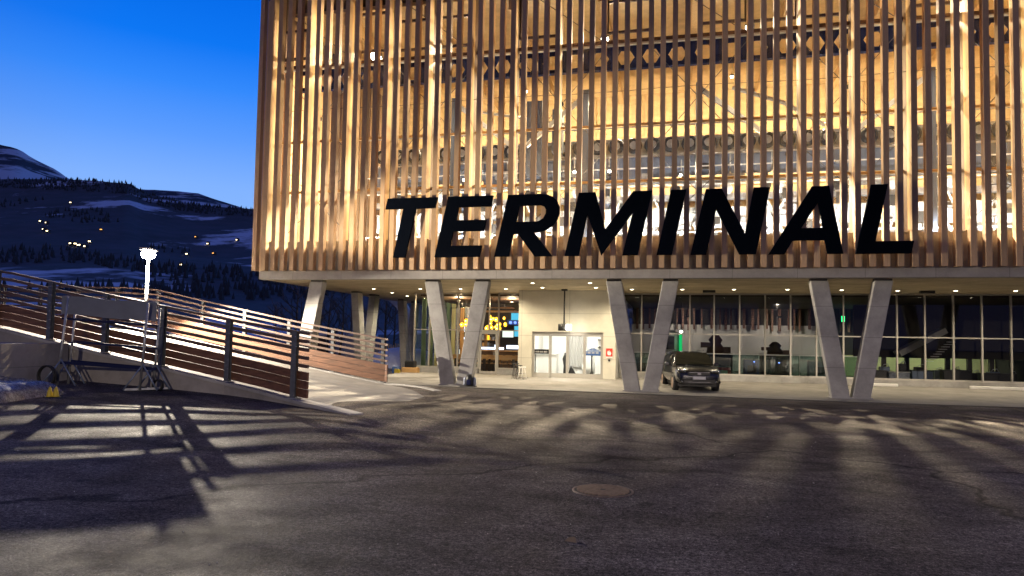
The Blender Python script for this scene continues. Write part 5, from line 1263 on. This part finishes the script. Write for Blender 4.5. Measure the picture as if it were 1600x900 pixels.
# wrapped bundle with yellow tags
def bundle():
    t = thing('wrapped_bundle', (-13.2, 11.6, ground_z(-13, 11.6)), 'low stack under shiny clear wrap at the left edge of the yard', 'bundle')
    a, b_ = Vector((-12.45, 12.15, 0)), Vector((-12.75, 9.9, 0))
    n1, n2 = 34, 18; m = MB(); rb = random.Random(2)
    gz = ground_z(-13, 11.5)
    for i in range(n1+1):
        for j in range(n2+1):
            u, v = i/n1, j/n2
            x = -12.9-3.0*u+.1*v; y = 12.6-1.9*v
            e = min(1, min(u, 1-u, v, 1-v)*9)
            z = gz-.05+(.32+.20*u)*e**.5 + .06*mnoise.noise(Vector((x*3, y*3, 0)))*e+.03*mnoise.noise(Vector((x*9, y*9, 4)))*e
            m.v.append((x, y, z))
    for i in range(n1):
        for j in range(n2): k = i*(n2+1)+j; m.f.append((k, k+n2+1, k+n2+2, k+1))
    m.build('wrap', 'tarp', t, smooth=True)
    for (px, lb) in ((78, 'yellow warning cone at the corner of the wrapped bundle, left of two'), (87.5, 'yellow warning cone at the corner of the wrapped bundle, right of two')):
        q = bearing(px, 612, 13.9)
        c = thing('yellow_cone', (q.x, q.y, q.z-.10), lb, 'cone', 'yellow cones at the bundle')
        MB().lathe((q.x, q.y, q.z-.10), [(.07, 0), (.055, .03), (.05, .08), (.018, .2)], 12).build('cone', 'yellow', c); MB().box((q.x, q.y, q.z-.11), (.16, .16, .02)).build('base', 'rubber', c)
    return t
bundle()
# clutter behind, left of the restaurant
def clutter():
    t = thing('snow_pile', (-13.6, 33.0, 0), 'pile of old snow behind the ramp end', 'snow pile')
    m = MB(); n = 14
    for i in range(n+1):
        for j in range(n+1):
            u, v = i/n*2-1, j/n*2-1; r_ = math.hypot(u, v)
            z = max(-.1, 1.25*(1-r_**2.2)) + .12*mnoise.noise(Vector((u*3, v*3, 1)))
            m.v.append((-16.5+u*3.4, 41.5+v*2.6, z))
    for i in range(n):
        for j in range(n): k = i*(n+1)+j; m.f.append((k, k+n+1, k+n+2, k+1))
    m.build('mound', 'snow', t, smooth=True)
    for x, y, z, s, m_, lb in ((-12.95, 31.2, .1, (.3, .3, .3), 'blue', 'blue crate left of the restaurant corner'), (-12.35, 31.6, .4, (.5, .35, .3), 'black_plastic', 'black bag lying on the yellow box'), (-12.35, 31.6, .1, (.8, .45, .28), 'seat', 'yellowish wooden box by the restaurant corner'), (-12.75, 30.9, .1, (.25, .25, .2), 'yellow', 'small yellow crate on the pavement by the restaurant corner')):
        t = thing('crate', (x, y, z), lb, 'crate')
        MB().box((x, y, z+s[2]/2), s).build('body', m_, t, bevel=.03); MB().box((x, y, z+s[2]+.012), (s[0]*.9, s[1]*.9, .02)).build('lid', m_, t)
    t = thing('curved_pipe', (-15, 46, 3), 'large pale curved pipe arching behind the far columns', 'pipe')
    P0 = [bearing(594, 458, 50), bearing(612, 463, 50), bearing(626, 475, 50), bearing(636, 492, 50), bearing(640, 512, 50), bearing(640, 560, 50)]
    MB().tube(P0, .42, 14).build('pipe', 'white_steel', t); MB().lathe((P0[-1].x, P0[-1].y, 0), [(.6, 0), (.6, .2)], 14).build('base', 'conc', t)
    for i in range(16):
        q = bearing(586+i*3.6, 535, 46+i*.2)
        o = MB().box((q.x, q.y, .6), (.07, .07, 1.5+.3*rs.random())).build('wooden_stake', 'seat')
        tag(o, 'pale wooden stake in the row behind the ramp end', 'stake', 'stakes in a row behind the ramp')
    q = bearing(532, 520, 60); t = thing('shed', (q.x, q.y, 0), 'low shed with a flat roof beyond the columns', 'shed')
    MB().box((q.x, q.y, 1.0), (5, 3, 2.0)).build('wall', 'grey_wall', t); MB().box((q.x, q.y, 2.1), (5.6, 3.4, .18)).build('roof', 'snow', t); MB().box((q.x-1, q.y-1.52, .95), (.9, .05, 1.8)).build('door', 'dark_timber', t)
clutter()
# bare trees behind the left columns
def bare_tree(base, hh, seed, label):
    r_ = random.Random(seed); t = thing('bare_tree', base, label, 'tree', 'bare trees beyond the building corner')
    tr = MB(); cr = MB(); b = Vector(base)
    top = b+Vector((r_.uniform(-.4, .4), 0, hh*.8)); tr.tube([b-Vector((0,0,.3)), b.lerp(top, .5)+Vector((r_.uniform(-.15, .15), 0, 0)), top], [hh*.014, hh*.009, hh*.003], 7)
    def branch(p, d, L, rad, lev):
        q = p+d*L*.5+Vector((0, 0, L*.04)); e = q+(d+Vector((0, 0, .25))).normalized()*L*.5
        cr.tube([p, q, e], [rad, rad*.7, rad*.25], 4, cap=False)
        if lev:
            for _ in range(4):
                s = r_.uniform(.3, 1); pp = p.lerp(e, s)
                dd_ = (d+Vector((r_.uniform(-.9, .9), r_.uniform(-.9, .9), r_.uniform(-.1, .9)))).normalized()
                branch(pp, dd_, L*r_.uniform(.35, .6), rad*.5, lev-1)
    for k in range(13):
        s = .25+.7*k/13; p = b.lerp(top, s); a = r_.uniform(0, 6.3)
        branch(p, Vector((math.cos(a), math.sin(a), r_.uniform(.4, .9))).normalized(), hh*.32*(1.15-s), hh*.005, 2)
    tr.build('trunk', 'bark', t); cr.build('crown', 'bark', t)
for i, (px, D, hh) in enumerate(((458, 47, 7.5), (432, 60, 6), (512, 55, 8), (530, 50, 7), (546, 62, 8), (585, 60, 8), (602, 55, 9), (615, 64, 8), (474, 70, 8), (496, 68, 9))):
    q = bearing(px, 520, D)
    bare_tree((q.x, q.y, 0), hh, 20+i, ['tallest slim bare tree just left of the corner column', 'small bare tree farthest left of the corner column', 'bare tree between corner column and second columns, leftmost', 'bare tree between corner column and second columns, nearer', 'bare tree right beside the second pair of columns', 'bare tree between second and third pair of columns, left', 'bare tree between second and third pair of columns, middle', 'bare tree before the third pair of columns', 'bare tree hidden behind the corner columns', 'bare tree just right of the corner columns'][i])

# small glowing bodies are lit by the lamp objects beside them, so they need no direct sampling
for m_ in bpy.data.materials:
    m_.cycles.emission_sampling = 'NONE'
